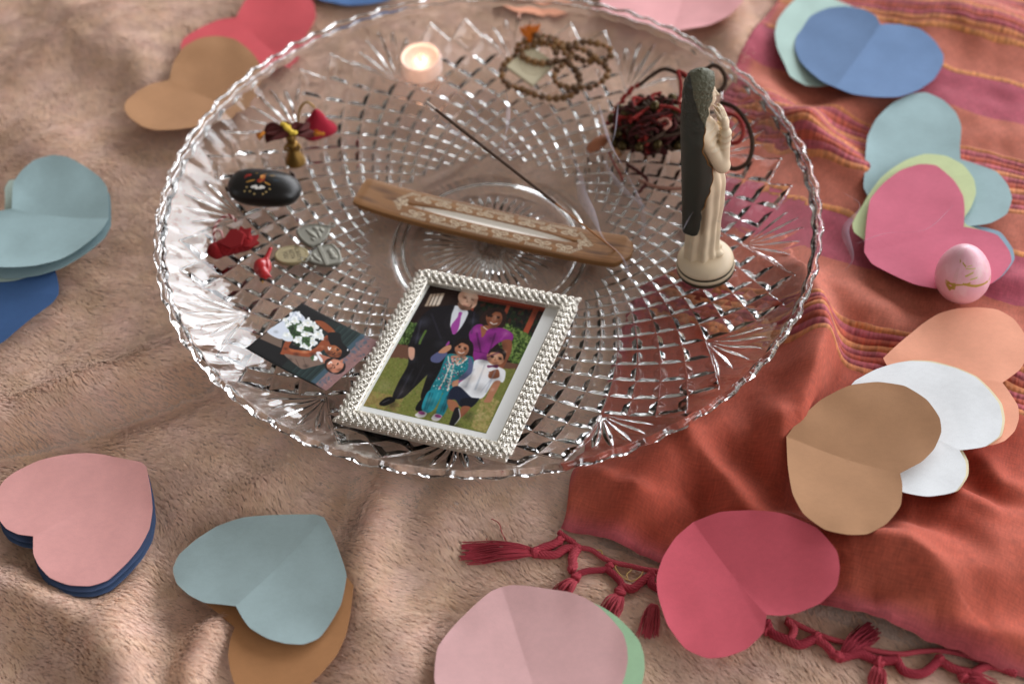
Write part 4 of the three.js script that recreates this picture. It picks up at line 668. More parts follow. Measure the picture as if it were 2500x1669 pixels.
// ---------------------------------------------------------------- loose print of the couple
{
  const Y0 = 0.0265, GX = -0.11, GZ = 0.12, q = [[737, 743], [931, 838], [796, 958], [601, 852]].map(([x, y]) => onPlane(x, y, Y0 - 0.02 + 0.0, GX, GZ));
  const c = q[0].clone().add(q[1]).add(q[2]).add(q[3]).multiplyScalar(0.25), ex = q[1].clone().sub(q[0]).add(q[2]).sub(q[3]), ez = q[3].clone().sub(q[0]).add(q[2]).sub(q[1]);
  const nx = 24, pos = [], uv = [], idx = [];
  for (let s = 0; s < 2; s++) for (let j = 0; j <= nx; j++) for (let i = 0; i <= nx; i++) {
    const a = i / nx - 0.5, b = j / nx - 0.5, p = c.clone().addScaledVector(ex, a * 0.5).addScaledVector(ez, b * 0.5);
    pos.push(p.x, p.y - s * 0.0003 + 0.004 * a * a * 4 * 0.4, p.z); uv.push(i / nx, 1 - j / nx);
  }
  const K = (nx + 1) ** 2; for (let s = 0; s < 2; s++) for (let j = 0; j < nx; j++) for (let i = 0; i < nx; i++) { const a = s * K + j * (nx + 1) + i; s ? idx.push(a, a + 1, a + nx + 1, a + 1, a + nx + 2, a + nx + 1) : idx.push(a, a + nx + 1, a + 1, a + 1, a + nx + 1, a + nx + 2); }
  const rim = []; for (let i = 0; i < nx; i++) rim.push([i, i + 1], [(i + 1) * (nx + 1) + nx, 0].length ? [i * (nx + 1) + nx, (i + 1) * (nx + 1) + nx] : 0, [nx * (nx + 1) + i + 1, nx * (nx + 1) + i], [(i + 1) * (nx + 1), i * (nx + 1)]);
  for (const [a, b] of rim) idx.push(a, b, a + K, b, b + K, a + K);
  solo('loose_photo', meshFrom(pos, idx, uv), phys(0xffffff, 0.5, { map: couplePrint, side: THREE.DoubleSide, specularIntensity: 0.35 }), 'small loose photo of a couple with a white bouquet, lying left of the frame', 'photo print');
}
// ---------------------------------------------------------------- incense holder, stick and smoke
{
  const Y = 0.0215, a = at(881, 473, Y), b = at(1541, 622, Y), L = a.distanceTo(b) + 0.002, W = 0.0345;
  const ex = b.clone().sub(a).normalize(), ez = ex.clone().cross(V(0, 1, 0));
  const top = (bump) => canvasTex(1400, 200, (c, w, h) => {
    if (bump) { c.fillStyle = '#808080'; c.fillRect(0, 0, w, h); } else {
      c.fillStyle = '#8d6238'; c.fillRect(0, 0, w, h); const R = rng(8);
      for (let i = 0; i < 420; i++) { const y = R() * h, x = R() * w, l = 100 + R() * 420; c.strokeStyle = ['rgba(92,52,20,.22)', 'rgba(196,146,90,.22)', 'rgba(60,32,12,.2)', 'rgba(140,92,48,.25)'][i % 4]; c.lineWidth = 1 + R() * 5; c.beginPath(); c.moveTo(x, y); c.bezierCurveTo(x + l * 0.3, y + (R() - 0.5) * 8, x + l * 0.6, y + (R() - 0.5) * 10, x + l, y + (R() - 0.5) * 8); c.stroke(); }
      for (const [x, y, s] of [[120, 60, 60], [190, 95, 46], [1290, 80, 50], [60, 150, 40], [1240, 150, 40]]) { const g = c.createRadialGradient(x, y, 2, x, y, s); g.addColorStop(0, 'rgba(58,30,12,.55)'); g.addColorStop(1, 'rgba(58,30,12,0)'); c.fillStyle = g; c.save(); c.translate(x, y); c.scale(1.8, 0.45); c.translate(-x, -y); c.fillRect(x - s, y - s, 2 * s, 2 * s); c.restore(); }
    }
    // carved hexagonal band with loops and strokes
    const hi = bump ? '#303030' : '#e6d2b4', lo = bump ? '#202020' : '#56320f';
    const ln = (pts, col, lw) => { c.strokeStyle = col; c.lineWidth = lw; c.lineCap = 'round'; c.beginPath(); pts.forEach((p, i) => i ? c.lineTo(...p) : c.moveTo(...p)); c.stroke(); };
    const edge = (t) => { const P = [[180, 100], [250, 18], [1115, 18], [1205, 100], [1115, 182], [250, 182], [180, 100]]; let len = []; for (let i = 0; i < 6; i++) len.push(hypot(P[i + 1][0] - P[i][0], P[i + 1][1] - P[i][1])); let s = t * len.reduce((x, y) => x + y); for (let i = 0; i < 6; i++) { if (s <= len[i] || i === 5) { const k = s / len[i], d = [(P[i + 1][0] - P[i][0]) / len[i], (P[i + 1][1] - P[i][1]) / len[i]]; return [lerp(P[i][0], P[i + 1][0], k), lerp(P[i][1], P[i + 1][1], k), -d[1], d[0]]; } s -= len[i]; } };
    const n = 190; for (let i = 0; i < n; i++) { const [x, y, nx, ny] = edge(i / n), k = i % 14 < 2 ? 0 : 13 + (i % 3) * 2; if (k) { ln([[x, y], [x + nx * k, y + ny * k]], lo, 8); ln([[x, y], [x + nx * k, y + ny * k]], hi, 4.4); } }
    const loop = (x, y, rx, ry, t) => { for (const [col, lw] of [[lo, 9], [hi, 5]]) { c.strokeStyle = col; c.lineWidth = lw; c.beginPath(); c.ellipse(x, y, rx, ry, t, 0, 7); c.stroke(); } };
    for (let i = 0; i < 8; i++) { const x = 300 + i * 108; for (const s of [-1, 1]) { const y = 100 + s * 46; loop(x, y, 20, 8, s * 0.15); loop(x + 40, y, 20, 8, -s * 0.15); loop(x + 20, y + s * 14, 7, 10, 0); } }
    for (const x of [232, 1152]) for (const t of [0.4, 2.0, 3.6, 5.2]) loop(x + 14 * cos(t), 100 + 16 * sin(t), 13, 6, t);
    // the shallow ash groove, left pale
    c.beginPath(); c.moveTo(262, 100); c.quadraticCurveTo(420, 74, 700, 76); c.quadraticCurveTo(980, 74, 1122, 100); c.quadraticCurveTo(980, 126, 700, 124); c.quadraticCurveTo(420, 126, 262, 100);
    c.fillStyle = bump ? '#808080' : '#f2ebe0'; c.fill(); c.lineWidth = 3; c.strokeStyle = bump ? '#707070' : '#8a5c30'; c.stroke();
    if (!bump) { c.fillStyle = '#574a3e'; c.beginPath(); c.arc(335, 98, 3.5, 0, 7); c.fill(); }
  }, !bump);
  const grain = dataTex(256, 128, (u, v) => { const k = 0.5 + 0.35 * fbm(u * 3, v * 40, 2, 3) + 0.12 * noise(u * 30, v * 90, 4); return [0.40 + 0.30 * k, 0.26 + 0.24 * k, 0.13 + 0.17 * k]; });
  const g = new THREE.BoxGeometry(L, 0.006, W, 160, 1, 30), p = g.attributes.position;
  for (let i = 0; i < p.count; i++) {
    let x = p.getX(i), y = p.getY(i), z = p.getZ(i); const s = x / (L / 2), isTop = y > 0;
    const end = smooth(0.93, 1.0, abs(s)), taper = 1 - 0.10 * end * end - (s > 0.9 ? 0.22 * smooth(0.9, 1, s) * abs(z / (W / 2)) : 0);
    if (isTop) {
      const gx = clamp((s * 0.5 + 0.5 - 0.187) / (0.801 - 0.187)), gw = 0.0044 * Math.pow(sin(PI * gx), 0.55);
      if (gw > 1e-4) y -= 0.0022 * smooth(1.05, 0.2, abs(z) / gw);
      y -= 0.0007 * Math.pow(abs(z) / (W / 2), 8);
    }
    p.setXYZ(i, x - (s > 0.9 ? 0.004 * smooth(0.9, 1, s) * (z / (W / 2)) ** 2 : 0), y + 0.0065 * Math.pow(abs(s), 4) - (isTop ? 0.0012 * end : -0.0006 * end), z * taper * (0.92 + 0.08 * cos(s * 1.2)));
  }
  g.computeVertexNormals();
  const holder = thing('incense_holder', 'carved wooden incense holder with a pale ash groove, lying across the middle of the platter', 'incense holder');
  holder.position.copy(a).lerp(b, 0.5); holder.position.y = Y - 0.003; holder.quaternion.setFromRotationMatrix(new THREE.Matrix4().makeBasis(ex, V(0, 1, 0), ez));
  const side = std(0xffffff, 0.62, { map: grain }), face = std(0xffffff, 0.55, { map: top(false), bumpMap: top(true), bumpScale: 0.0009 });
  part('carved_plank', g, [side, side, face, side, side, side], holder);
  // stick: bare end in the holder, coated part above, ash at the tip
  const foot = at(1503, 611, Y + 0.004), tip = at(1041, 249, 0.147), d = tip.clone().sub(foot);
  const stick = thing('incense_stick', 'thin dark burning incense stick slanting up from the right end of the wooden holder', 'incense stick');
  const along = (t) => foot.clone().addScaledVector(d, t);
  part('bare_end', tube([along(0), along(0.1), along(0.22), along(0.34)], 0.00075, 12, 8), std(srgb(150, 96, 46), 0.8), stick);
  part('coating', tube([along(0.33), along(0.335), along(0.5), along(0.7), along(0.955)], 0.0013, 30, 10), std(srgb(70, 50, 38), 0.95), stick);
  part('ash_tip', tube([along(0.955), along(0.975), along(1.0).add(V(-0.0005, 0.0004, 0))], 0.00125, 8, 10), std(srgb(176, 160, 150), 1), stick);
  // thin ribbons of smoke drifting over the platter
  const haze = std(srgb(214, 208, 224), 1, { transparent: true, opacity: 0.2, depthWrite: false, side: THREE.DoubleSide }); haze.name = 'smoke';
  const R = rng(55), smoke = thing('smoke', 'thin pale wisps of incense smoke curling above the platter', 'smoke', null, 'stuff'); smoke.userData.kind = 'stuff';
  function wisp(px, w0, w1, h0, h1) {
    const c = new THREE.CatmullRomCurve3(px.map(([x, y], i) => at(x, y, lerp(h0, h1, i / (px.length - 1))))), n = 90, pos = [], idx = [], m = 5;
    const ph = R() * 6;
    for (let i = 0; i <= n; i++) { const t = i / n, q = c.getPointAt(t), tg = c.getTangentAt(t), w = lerp(w0, w1, t) * (0.55 + 0.45 * sin(t * 9 + ph)) * sin(PI * clamp(t * 0.94 + 0.03)), a = ph + t * 5, sd = tg.clone().cross(V(sin(a) * 0.6, 1, cos(a) * 0.6)).normalize(), nn = sd.clone().cross(tg).normalize(); for (let k = 0; k <= m; k++) { const e = k / m * 2 - 1, s = q.clone().addScaledVector(sd, e * w).addScaledVector(nn, w * 0.35 * (1 - e * e)); pos.push(s.x, s.y, s.z); } }
    for (let i = 0; i < n; i++) for (let k = 0; k < m; k++) { const A = i * (m + 1) + k; idx.push(A, A + 1, A + m + 1, A + 1, A + m + 2, A + m + 1); }
    const o = part('wisp', meshFrom(pos, idx), haze, smoke); o.castShadow = false;
  }
  wisp([[1041, 249], [1062, 280], [1095, 310], [1120, 330], [1150, 350], [1180, 352]], 0.0012, 0.003, 0.15, 0.13);
  wisp([[1235, 215], [1240, 260], [1238, 310], [1230, 355], [1245, 375], [1262, 360]], 0.0018, 0.003, 0.17, 0.15);
  wisp([[1060, 240], [1090, 226], [1120, 232], [1150, 262], [1180, 300], [1250, 312], [1320, 300]], 0.0012, 0.002, 0.16, 0.16);
  wisp([[1375, 350], [1413, 420], [1422, 475], [1448, 527], [1474, 582], [1519, 627], [1542, 690]], 0.0035, 0.006, 0.10, 0.05);
  wisp([[1460, 250], [1490, 350], [1529, 420], [1552, 468], [1571, 527], [1568, 582], [1561, 630]], 0.003, 0.004, 0.12, 0.06);
  wisp([[1510, 250], [1500, 330], [1480, 400], [1530, 470], [1600, 520]], 0.002, 0.003, 0.11, 0.09);
  wisp([[1690, 500], [1715, 515], [1730, 530], [1770, 545]], 0.003, 0.006, 0.09, 0.09);
  wisp([[1668, 560], [1690, 520], [1740, 470], [1800, 420]], 0.003, 0.003, 0.10, 0.12);
  wisp([[2000, 690], [2080, 640], [2065, 560], [2100, 500], [2060, 470]], 0.002, 0.004, 0.05, 0.09);
  wisp([[2090, 595], [2160, 570], [2260, 560], [2330, 500]], 0.0008, 0.0012, 0.06, 0.08);
}
// ---------------------------------------------------------------- devotional figurine
{
  const s = thing('figurine', 'cream figurine of a robed woman in a dark veil, hands raised at her chest', 'figurine');
  const base = onHeight(1722, 668, dishAt, 0.0); s.position.copy(base); s.position.y += 0.0045;
  s.rotation.set(-0.02, 0, 0.088);
  const ivory = phys(srgb(222, 202, 170), 0.5, { clearcoat: 0.15, clearcoatRoughness: 0.5 }), darkBand = std(srgb(66, 58, 40), 0.7), cloth = std(srgb(50, 53, 46), 0.5), hoodMat = std(srgb(92, 92, 74), 0.62), goldTrim = std(srgb(150, 110, 60), 0.5, { metalness: 0.6 });
  const stain = dataTex(256, 256, (u, v) => { const k = 0.97 + 0.05 * fbm(u * 4, v * 4, 3, 2); return [0.88 * k, 0.80 * k * (0.98 + 0.02 * k), 0.68 * k]; });
  ivory.color.set(0xffffff); ivory.map = stain;
  part('pedestal', lathe([[0, 0.0062], [0.0225, 0.0062], [0.0235, 0.0068], [0.0238, 0.0082], [0.0232, 0.0098], [0.0222, 0.0105], [0.0221, 0.0116], [0.0228, 0.0124], [0.0226, 0.0142], [0.0210, 0.0172], [0.0180, 0.0200], [0.0130, 0.0216], [0.006, 0.0222], [0, 0.0223]], 64), ivory, s);
  part('dark_band', lathe([[0, 0], [0.0200, 0], [0.0215, 0.0008], [0.0234, 0.0035], [0.0236, 0.0055], [0.0228, 0.0064], [0, 0.0064]], 64), darkBand, s);
  part('groove_band', lathe([[0.0215, 0.0097], [0.0230, 0.0101], [0.0230, 0.0121], [0.0215, 0.0125]], 64), darkBand, s);
  const F = 0.0205, K = 0.001;                                    // the body is laid out in millimetres above the pedestal
  const lut = (t, y) => { for (let i = 0; i + 1 < t.length; i++) if (y <= t[i + 1][0]) { const k = smooth(t[i][0], t[i + 1][0], y); return t[i].map((v, n) => lerp(v, t[i + 1][n], k)); } return t[t.length - 1]; };
  const robeT = [[0, -3, 14, 11], [10, -3, 13, 10.5], [30, -1.5, 12.5, 10], [60, 0, 14, 11], [80, 1, 14.5, 11.5], [100, 0, 13, 11], [120, -1, 11.5, 11.5], [136, -1.5, 9, 11], [144, -1, 6, 6], [150, 0, 5, 5]];
  function robe(x, y, z) {
    const [, c, a, b] = lut(robeT, y), dx = x - c, th = atan2(z / b, dx / a), low = smooth(115, 60, y), pl = 1 + low * (0.085 * sin(th * 9 + 0.8 * sin(y * 0.03)) + 0.05 * sin(th * 5 + 1 + y * 0.012));
    return max((hypot(dx / (a * pl), z / (b * pl)) - 1) * min(a, b) * 0.8, max(-y - 1, y - 149));
  }
  function body(x, y, z) {
    let d = robe(x, y, z);
    for (const e of [-1, 1]) {
      d = smin(d, capsule(x, y, z, [-3, 136, e * 8], [12.6, 104, e * 10.5], 5.4, 6.3), 2.2);
      d = smin(d, capsule(x, y, z, [12.6, 104, e * 10.5], [15.8, 131, e * 6.5], 5.4, 3.7), 1.5);
      d = min(d, capsule(x, y, z, [15.3, 126.5, e * 7.2], [15.9, 131.6, e * 6.4], 4.3, 4.2));
      // hand with fingers, held up before the chin
      d = smin(d, capsule(x, y, z, [16.2, 134, e * 5.6], [14.8, 142, e * 3.4], 2.9, 2.7), 1.0);
      for (let f = 0; f < 4; f++) { const o = (f - 1.5) * 1.55, a = [14.7 + o * 0.75, 142.5, e * 3.2 - o * 0.4 * e], b = [12.8 + o * 0.9 - (f === 0 ? 1 : 0), 149 + (f === 1 || f === 2 ? 1.4 : 0), e * 1.9 - o * 0.45 * e]; d = smin(d, capsule(x, y, z, a, b, 1.15, 0.9), 0.5); d = smin(d, capsule(x, y, z, b, [b[0] - 1.6, b[1] + 3.0, b[2] * 0.8], 0.92, 0.75), 0.4); }
      d = smin(d, capsule(x, y, z, [14, 138, e * 3], [10.4, 144, e * 2.6], 1.3, 1.0), 0.6);
      // bare toes under the hem
      d = smin(d, egg3(x, y, z, [8.5, 2, e * 4.5], [6, 3, 3.4]), 1.2);
    }
    // folds of the bodice, neck and head
    d = smin(d, egg3(x, y, z, [2.5, 128, 0], [9.5, 13, 10]), 2.5); d += 0.35 * sin(y * 1.3 + z * 0.3) * smooth(118, 122, y) * smooth(142, 138, y) * smooth(2, 7, x);
    d = smin(d, capsule(x, y, z, [-0.5, 140, 0], [1.2, 156, 0], 4.6, 4.2), 1.5);
    d = smin(d, egg3(x, y, z, [1.6, 166, 0], [8.3, 11.2, 7.4]), 1.0); d = smin(d, egg3(x, y, z, [4.8, 158.5, 0], [4.2, 4.0, 4.2]), 1.5);
    d = smin(d, capsule(x, y, z, [9.0, 168, 0], [11.2, 163.4, 0], 0.75, 1.15), 1.0);     // nose
    d = smin(d, capsule(x, y, z, [9.2, 160.2, -1.2], [9.2, 160.2, 1.2], 0.85), 0.6); d = smin(d, capsule(x, y, z, [8.9, 158.6, -1], [8.9, 158.6, 1], 0.8), 0.5);
    for (const e of [-1, 1]) { d = -smin(-d, egg3(x, y, z, [9.4, 166.6, e * 3.1], [1.5, 1.5, 1.9]), 0.8); d = smin(d, egg3(x, y, z, [7.9, 166.3, e * 3.0], [1.3, 1.1, 1.5]), 0.3); }
    return d;
  }
  const front = [[30, -7.5], [38, -6.0], [48, -4.0], [60, -3.5], [66, -1.5], [74, 0.8], [80, 3.0], [90, 5.0], [96, 5.8], [104, 4.6], [110, 2.2], [118, -0.5], [126, -2.2], [134, -0.8], [142, 0.0], [150, 1.2], [158, 2.8], [168, 5.4], [176, 7.2], [183, 8.2], [190, 8.4]];
  const veilT = [[28, -5.5, 12.6, 13.0], [60, -4.5, 13, 13.6], [100, -3.5, 13.2, 15.8], [128, -3.6, 13.0, 15.2], [140, -3.6, 12.6, 13.2], [152, -3.2, 12.2, 11.4], [166, -1.8, 12.4, 10.6], [176, -1.4, 11.8, 9.6], [182, -1.2, 9.8, 7.6], [185.5, -1, 6.0, 4.6], [188, -1, 1, 1]];
  function veil(x, y, z) {
    const [, c, a, b] = lut(veilT, y), dx = x - c, th = atan2(z, dx), pl = 1 + 0.018 * sin(th * 7 + y * 0.02) * smooth(140, 90, y), rough = 0.42 * noise(x * 0.42, y * 0.42, z * 0.42) * smooth(128, 160, y);
    const o = (hypot(dx / (a * pl), z / (b * pl)) - 1) * min(a, b) * 0.85 + rough;
    const fe = lut(front.map((q) => q), y)[1] + 0.5 * sin(y * 0.5);
    const inner = (hypot(dx / (a - 1.7), z / (b - 1.7)) - 1) * min(a - 1.7, b - 1.7) * 0.85;
    const hem = 31 + 0.06 * (x + 16) * 6 - y;
    return max(o, max(-max(inner, y - 181.5), max((x - fe) * 0.8, max(hem * 0.8, y - 188))));
  }
  const g1 = skin((x, y, z) => body(x / K, y / K, z / K) * K, [-0.020, -0.0025, -0.0205], [0.026, 0.180, 0.0205], 0.00085); g1.translate(0, F, 0);
  const g2 = skin((x, y, z) => veil(x / K, y / K, z / K) * K, [-0.0215, 0.024, -0.0195], [0.014, 0.190, 0.0195], 0.0008); g2.translate(0, F, 0);
  part('robed_body', g1, ivory, s); part('veil', g2, cloth, s);
  const hoodBack = [[138, 1.5], [146, -0.5], [154, -3.2], [162, -5.2], [172, -7.2], [186, -8.4]];
  const hood = (x, y, z) => max(veil(x, y, z) - 0.55 + 0.5 * noise(x * 0.8, y * 0.8, z * 0.8), max((lut(hoodBack, y)[1] - x) * 0.8, 139 - y));
  const g3 = skin((x, y, z) => hood(x / K, y / K, z / K) * K, [-0.014, 0.136, -0.0195], [0.014, 0.192, 0.0195], 0.0007); g3.translate(0, F, 0);
  tag(part('hood', g3, hoodMat, s), 'paler pebbled front of the veil over the head');
  for (const e of [1, -1]) {                                       // a worn gilt line along the veil's edge
    const pts = []; for (let y = 62; y <= 150; y += 3) { const [, c, a, b] = lut(veilT, y), fe = lut(front, y)[1] + 0.5 * sin(y * 0.5), t = clamp((fe - c) / a, -0.98, 0.98), w = b * sqrt(1 - t * t); pts.push(V(fe * K, F + y * K, e * (w + 0.05) * K)); }
    part('gilt_edge', tube(pts, 0.00042, 80, 5), goldTrim, s);
  }
  part('cuff_line', new THREE.TorusGeometry(0.0043, 0.00022, 6, 30).rotateX(PI / 2).rotateX(0.25).translate(0.0159, F + 0.1316, 0.0064), darkBand, s);
}
// ---------------------------------------------------------------- small things on the platter
{ // tea light
  const t = thing('tea_light', 'small glowing tea light on the far side of the platter', 'candle'), p = onHeight(1031, 172, dishAt); t.position.copy(p); t.position.y += 0.001; t.rotation.set(0.10, 0, 0.03);
  const wax = phys(srgb(244, 230, 222), 0.6, { transmission: 0.55, thickness: 0 });
  part('cup', lathe([[0, 0], [0.0175, 0], [0.0188, 0.001], [0.0190, 0.014], [0.0188, 0.0172], [0.0178, 0.0180], [0.0168, 0.0174], [0.0166, 0.0150], [0.0155, 0.0138], [0.010, 0.0124], [0.006, 0.0122], [0.0, 0.0122]], 56), wax, t);
  const fl = std(srgb(255, 190, 140), 0.5, { emissive: new THREE.Color(1.0, 0.62, 0.38), emissiveIntensity: 1.1 });
  const fg = lathe([[0, 0], [0.0022, 0.001], [0.0030, 0.003], [0.0024, 0.006], [0.0010, 0.0095], [0, 0.0115]], 24); fg.translate(0, 0.0105, 0);
  part('flame', fg, fl, t);
  const l = new THREE.PointLight(new THREE.Color(1, 0.66, 0.46), 0.0017); l.name = 'candle_light'; l.position.set(0, 0.014, 0); l.castShadow = true; l.shadow.radius = 0.15; t.add(l);
}
{ // prayer beads
  const m = thing('prayer_beads', 'string of small brown prayer beads with an orange tassel, looped over a cream card', 'prayer beads');
  const Z = (x, y) => [960 + x / 3.915, 60 + y / 3.915];
  const path = [[1300, 150], [1190, 190], [1175, 290], [1070, 370], [1035, 470], [1090, 570], [1210, 610], [1330, 660], [1470, 700], [1620, 700], [1740, 650], [1785, 520], [1720, 410], [1600, 345], [1450, 372], [1330, 350], [1235, 300], [1230, 235], [1340, 195], [1460, 168], [1560, 215], [1690, 185], [1790, 142], [1940, 150], [2060, 200], [2085, 275], [2050, 325], [1930, 345], [1820, 345], [1720, 290], [1640, 200], [1560, 125], [1440, 82], [1370, 84], [1420, 150], [1560, 240], [1545, 290], [1590, 225], [1740, 210], [1840, 250], [1910, 295], [1990, 370], [2055, 420], [2030, 510], [1910, 590], [1820, 600], [1640, 592], [1550, 540], [1545, 460], [1600, 400], [1700, 345], [1640, 270], [1560, 170], [1440, 150], [1320, 160]];
  const R = rng(4), pts = path.map(([x, y], i) => onHeight(...Z(x, y), dishAt, 0.004 + (i > 12 ? 0.0025 : 0) + (i > 32 ? 0.003 : 0) + 0.001 * R()));
  const c = new THREE.CatmullRomCurve3(pts, false, 'centripetal'), L = c.getLength(), n = floor(L / 0.0068);
  const thread = std(srgb(206, 120, 48), 0.9), bead = [std(srgb(116, 82, 44), 0.6), std(srgb(94, 64, 34), 0.6), std(srgb(136, 98, 54), 0.6)];
  part('thread', new THREE.TubeGeometry(c, 700, 0.0010, 5), thread, m);
  const geo = (() => { const g = new THREE.SphereGeometry(0.0032, 14, 10), p = g.attributes.position; for (let i = 0; i < p.count; i++) { const k = 1 + 0.12 * noise(p.getX(i) * 900, p.getY(i) * 900, p.getZ(i) * 900); p.setXYZ(i, p.getX(i) * k, p.getY(i) * k * 0.9, p.getZ(i) * k); } g.computeVertexNormals(); return g; })();
  for (let i = 0; i < n; i++) { const q = part('bead', geo, bead[floor(R() * 3)], m); q.position.copy(c.getPointAt((i + 0.5) / n)); q.rotation.set(R() * 6, R() * 6, R() * 6); q.scale.setScalar(0.88 + R() * 0.3); }
  const fluff = [], a = onHeight(...Z(1320, 130), dishAt, 0.006), b = onHeight(...Z(1306, -75), dishAt, 0.010), d = b.clone().sub(a), sd = V(-d.z, 0, d.x).normalize();
  for (let i = 0; i < 90; i++) { const s = R() * 2 - 1, h = (R() - 0.3) * 0.008, l = 0.75 + 0.35 * R(), q = [0, 0.35, 0.7, 1].map((t) => a.clone().addScaledVector(d, t * l).addScaledVector(sd, s * 0.0115 * Math.pow(t, 0.7) * (1 - 0.15 * t)).add(V((R() - 0.5) * 0.002 * t, h * t, 0))); fluff.push(tube(q, 0.0005, 6, 4)); }
  fluff.push(ball(a, 0.0042, 0.0035, 0.0042));
  part('tassel', merge(fluff), std(srgb(222, 126, 40), 0.9), m);
  // the card under them
  const cq = [[1300, 170], [1560, 385], [1330, 580], [1075, 420]].map(([x, y]) => onHeight(...Z(x, y), dishAt, 0.0022)), cc = cq[0].clone().add(cq[1]).add(cq[2]).add(cq[3]).multiplyScalar(0.25);
  const ux = cq[1].clone().sub(cq[0]).add(cq[2]).sub(cq[3]).multiplyScalar(0.5), uz = cq[3].clone().sub(cq[0]).add(cq[2]).sub(cq[1]).multiplyScalar(0.5), w = ux.length(), h = uz.length(); ux.normalize(); const un = uz.clone().cross(ux).normalize(), vz = ux.clone().cross(un);
  const k = thing('cream_card', 'cream square soap-like tablet lying under the prayer beads', 'tablet'); k.position.copy(cc); k.quaternion.setFromRotationMatrix(new THREE.Matrix4().makeBasis(ux, un, vz));
  const cream = std(srgb(232, 222, 190), 0.6);
  part('tablet', new RoundedBoxGeometry(w, 0.0042, h, 3, 0.0014), cream, k);
  const ring = part('embossed_ring', new THREE.TorusGeometry(0.0125, 0.0004, 6, 50), cream, k); ring.rotation.x = PI / 2; ring.position.set(0.002, 0.0021, -0.003);
}
{ // bundle of cords and bells behind the figurine
  const b = thing('cord_bundle', 'tangled bundle of dark red and brown cords with small bells, behind the figurine', 'cord bundle'), R = rng(19);
  const c0 = onHeight(1592, 330, dishAt), red = std(srgb(138, 36, 30), 0.95), wine = std(srgb(70, 18, 18), 0.95), brown = std(srgb(62, 42, 28), 0.95), pinkish = std(srgb(150, 108, 92), 0.9);
  const bell = std(srgb(70, 58, 32), 0.38, { metalness: 0.8 });
  function rope(pts, r, mat, name = 'cord') {
    const c = new THREE.CatmullRomCurve3(pts, false, 'centripetal'), L = c.getLength(), n = Math.ceil(L / 0.0014), fr = c.computeFrenetFrames(n, false), list = [];
    for (let p = 0; p < 3; p++) { const q = []; for (let i = 0; i <= n; i++) { const a = i * 0.0014 * 900 * 0.0022 / r + p * 2.094; q.push(c.getPointAt(i / n).addScaledVector(fr.normals[i], cos(a) * r * 0.5).addScaledVector(fr.binormals[i], sin(a) * r * 0.5)); } list.push(tube(q, r * 0.58, n, 5)); }
    part(name, merge(list), mat, b);
  }
  const inBlob = (k = 1) => { const a = R() * 2 * PI, r = sqrt(R()) * k, h = R(); return V(c0.x + cos(a) * r * 0.037, c0.y + 0.004 + h * 0.040 * sqrt(max(0, 1 - r * r * 0.8)), c0.z + sin(a) * r * 0.031 + 0.004); };
  for (let i = 0; i < 64; i++) { const pts = []; for (let k = 0; k < 5 + floor(R() * 4); k++) pts.push(inBlob(0.95)); rope(pts, 0.0012 + R() * 0.0009, [red, wine, brown, brown, wine, wine, brown, wine, wine, red, brown][i % 11]); }
  for (let i = 0; i < 34; i++) { const p = inBlob(1.12); p.y = max(p.y, dishAt(p.x, p.z) + 0.0045); const g = ball(V(0, 0, 0), 0.0042 + R() * 0.001, 0.0046, 0.0042, 14), m = part('bell', g, bell, b); m.position.copy(p); m.rotation.set(R() * 3, R() * 3, 0); const cap = part('bell_loop', new THREE.TorusGeometry(0.0016, 0.0005, 5, 12), bell, m); cap.position.y = 0.005; }
  const G = (px, offs) => px.map(([x, y], i) => onHeight(x, y, dishAt, Array.isArray(offs) ? offs[i] : offs));
  rope(G([[1690, 235], [1700, 195], [1722, 170], [1745, 158], [1765, 172], [1772, 200], [1757, 222], [1735, 225]], [0.02, 0.035, 0.04, 0.04, 0.035, 0.03, 0.03, 0.03]), 0.0021, brown);
  rope(G([[1562, 207], [1590, 185], [1620, 168], [1650, 175], [1678, 190], [1692, 215]], 0.02), 0.0020, brown);
  rope(G([[1655, 172], [1662, 200], [1662, 230], [1645, 262], [1600, 262]], 0.028), 0.0019, red); rope(G([[1656, 172], [1672, 180], [1690, 200], [1720, 210]], 0.026), 0.0019, red);
  rope(G([[1760, 248], [1795, 262], [1820, 292], [1835, 330], [1836, 370], [1822, 400], [1790, 412], [1765, 380]], 0.006), 0.0022, brown); rope(G([[1770, 275], [1800, 285], [1815, 315], [1805, 345], [1770, 350]], 0.012), 0.0020, red);
  rope(G([[1540, 300], [1548, 260], [1580, 240], [1640, 245], [1690, 262]], 0.034), 0.0017, red); rope(G([[1545, 290], [1590, 262], [1640, 262], [1690, 290]], 0.040), 0.0017, red);
  rope(G([[1608, 296], [1626, 290], [1636, 304], [1622, 316]], 0.042), 0.0017, std(srgb(150, 104, 90), 0.95));
  rope(G([[1560, 440], [1600, 455], [1640, 460], [1675, 458], [1700, 450]], 0.003), 0.0019, pinkish); rope(G([[1530, 400], [1560, 420], [1580, 440], [1560, 470]], 0.003), 0.0017, wine);
  for (let i = 0; i < 15; i++) { const t = i / 14, p = onHeight(lerp(1562, 1484, Math.pow(t, 0.8)) + 3 * sin(i * 2), lerp(205, 300, Math.pow(t, 1.15)), dishAt, 0.008 - 0.004 * t), m = part('red_bead', ball(V(0, 0, 0), 0.0022 + R() * 0.0007, 0.0021, 0.0022, 10), red, b); m.position.copy(p); }
  // a seed half-shell with a loose red thread, left of the bundle
  const sh = thing('seed_ornament', 'small tan seed shell ornament with a loose thread, left of the cord bundle', 'ornament');
  const sp = onHeight(1487, 350, dishAt, 0.003), tan = std(srgb(190, 140, 96), 0.6);
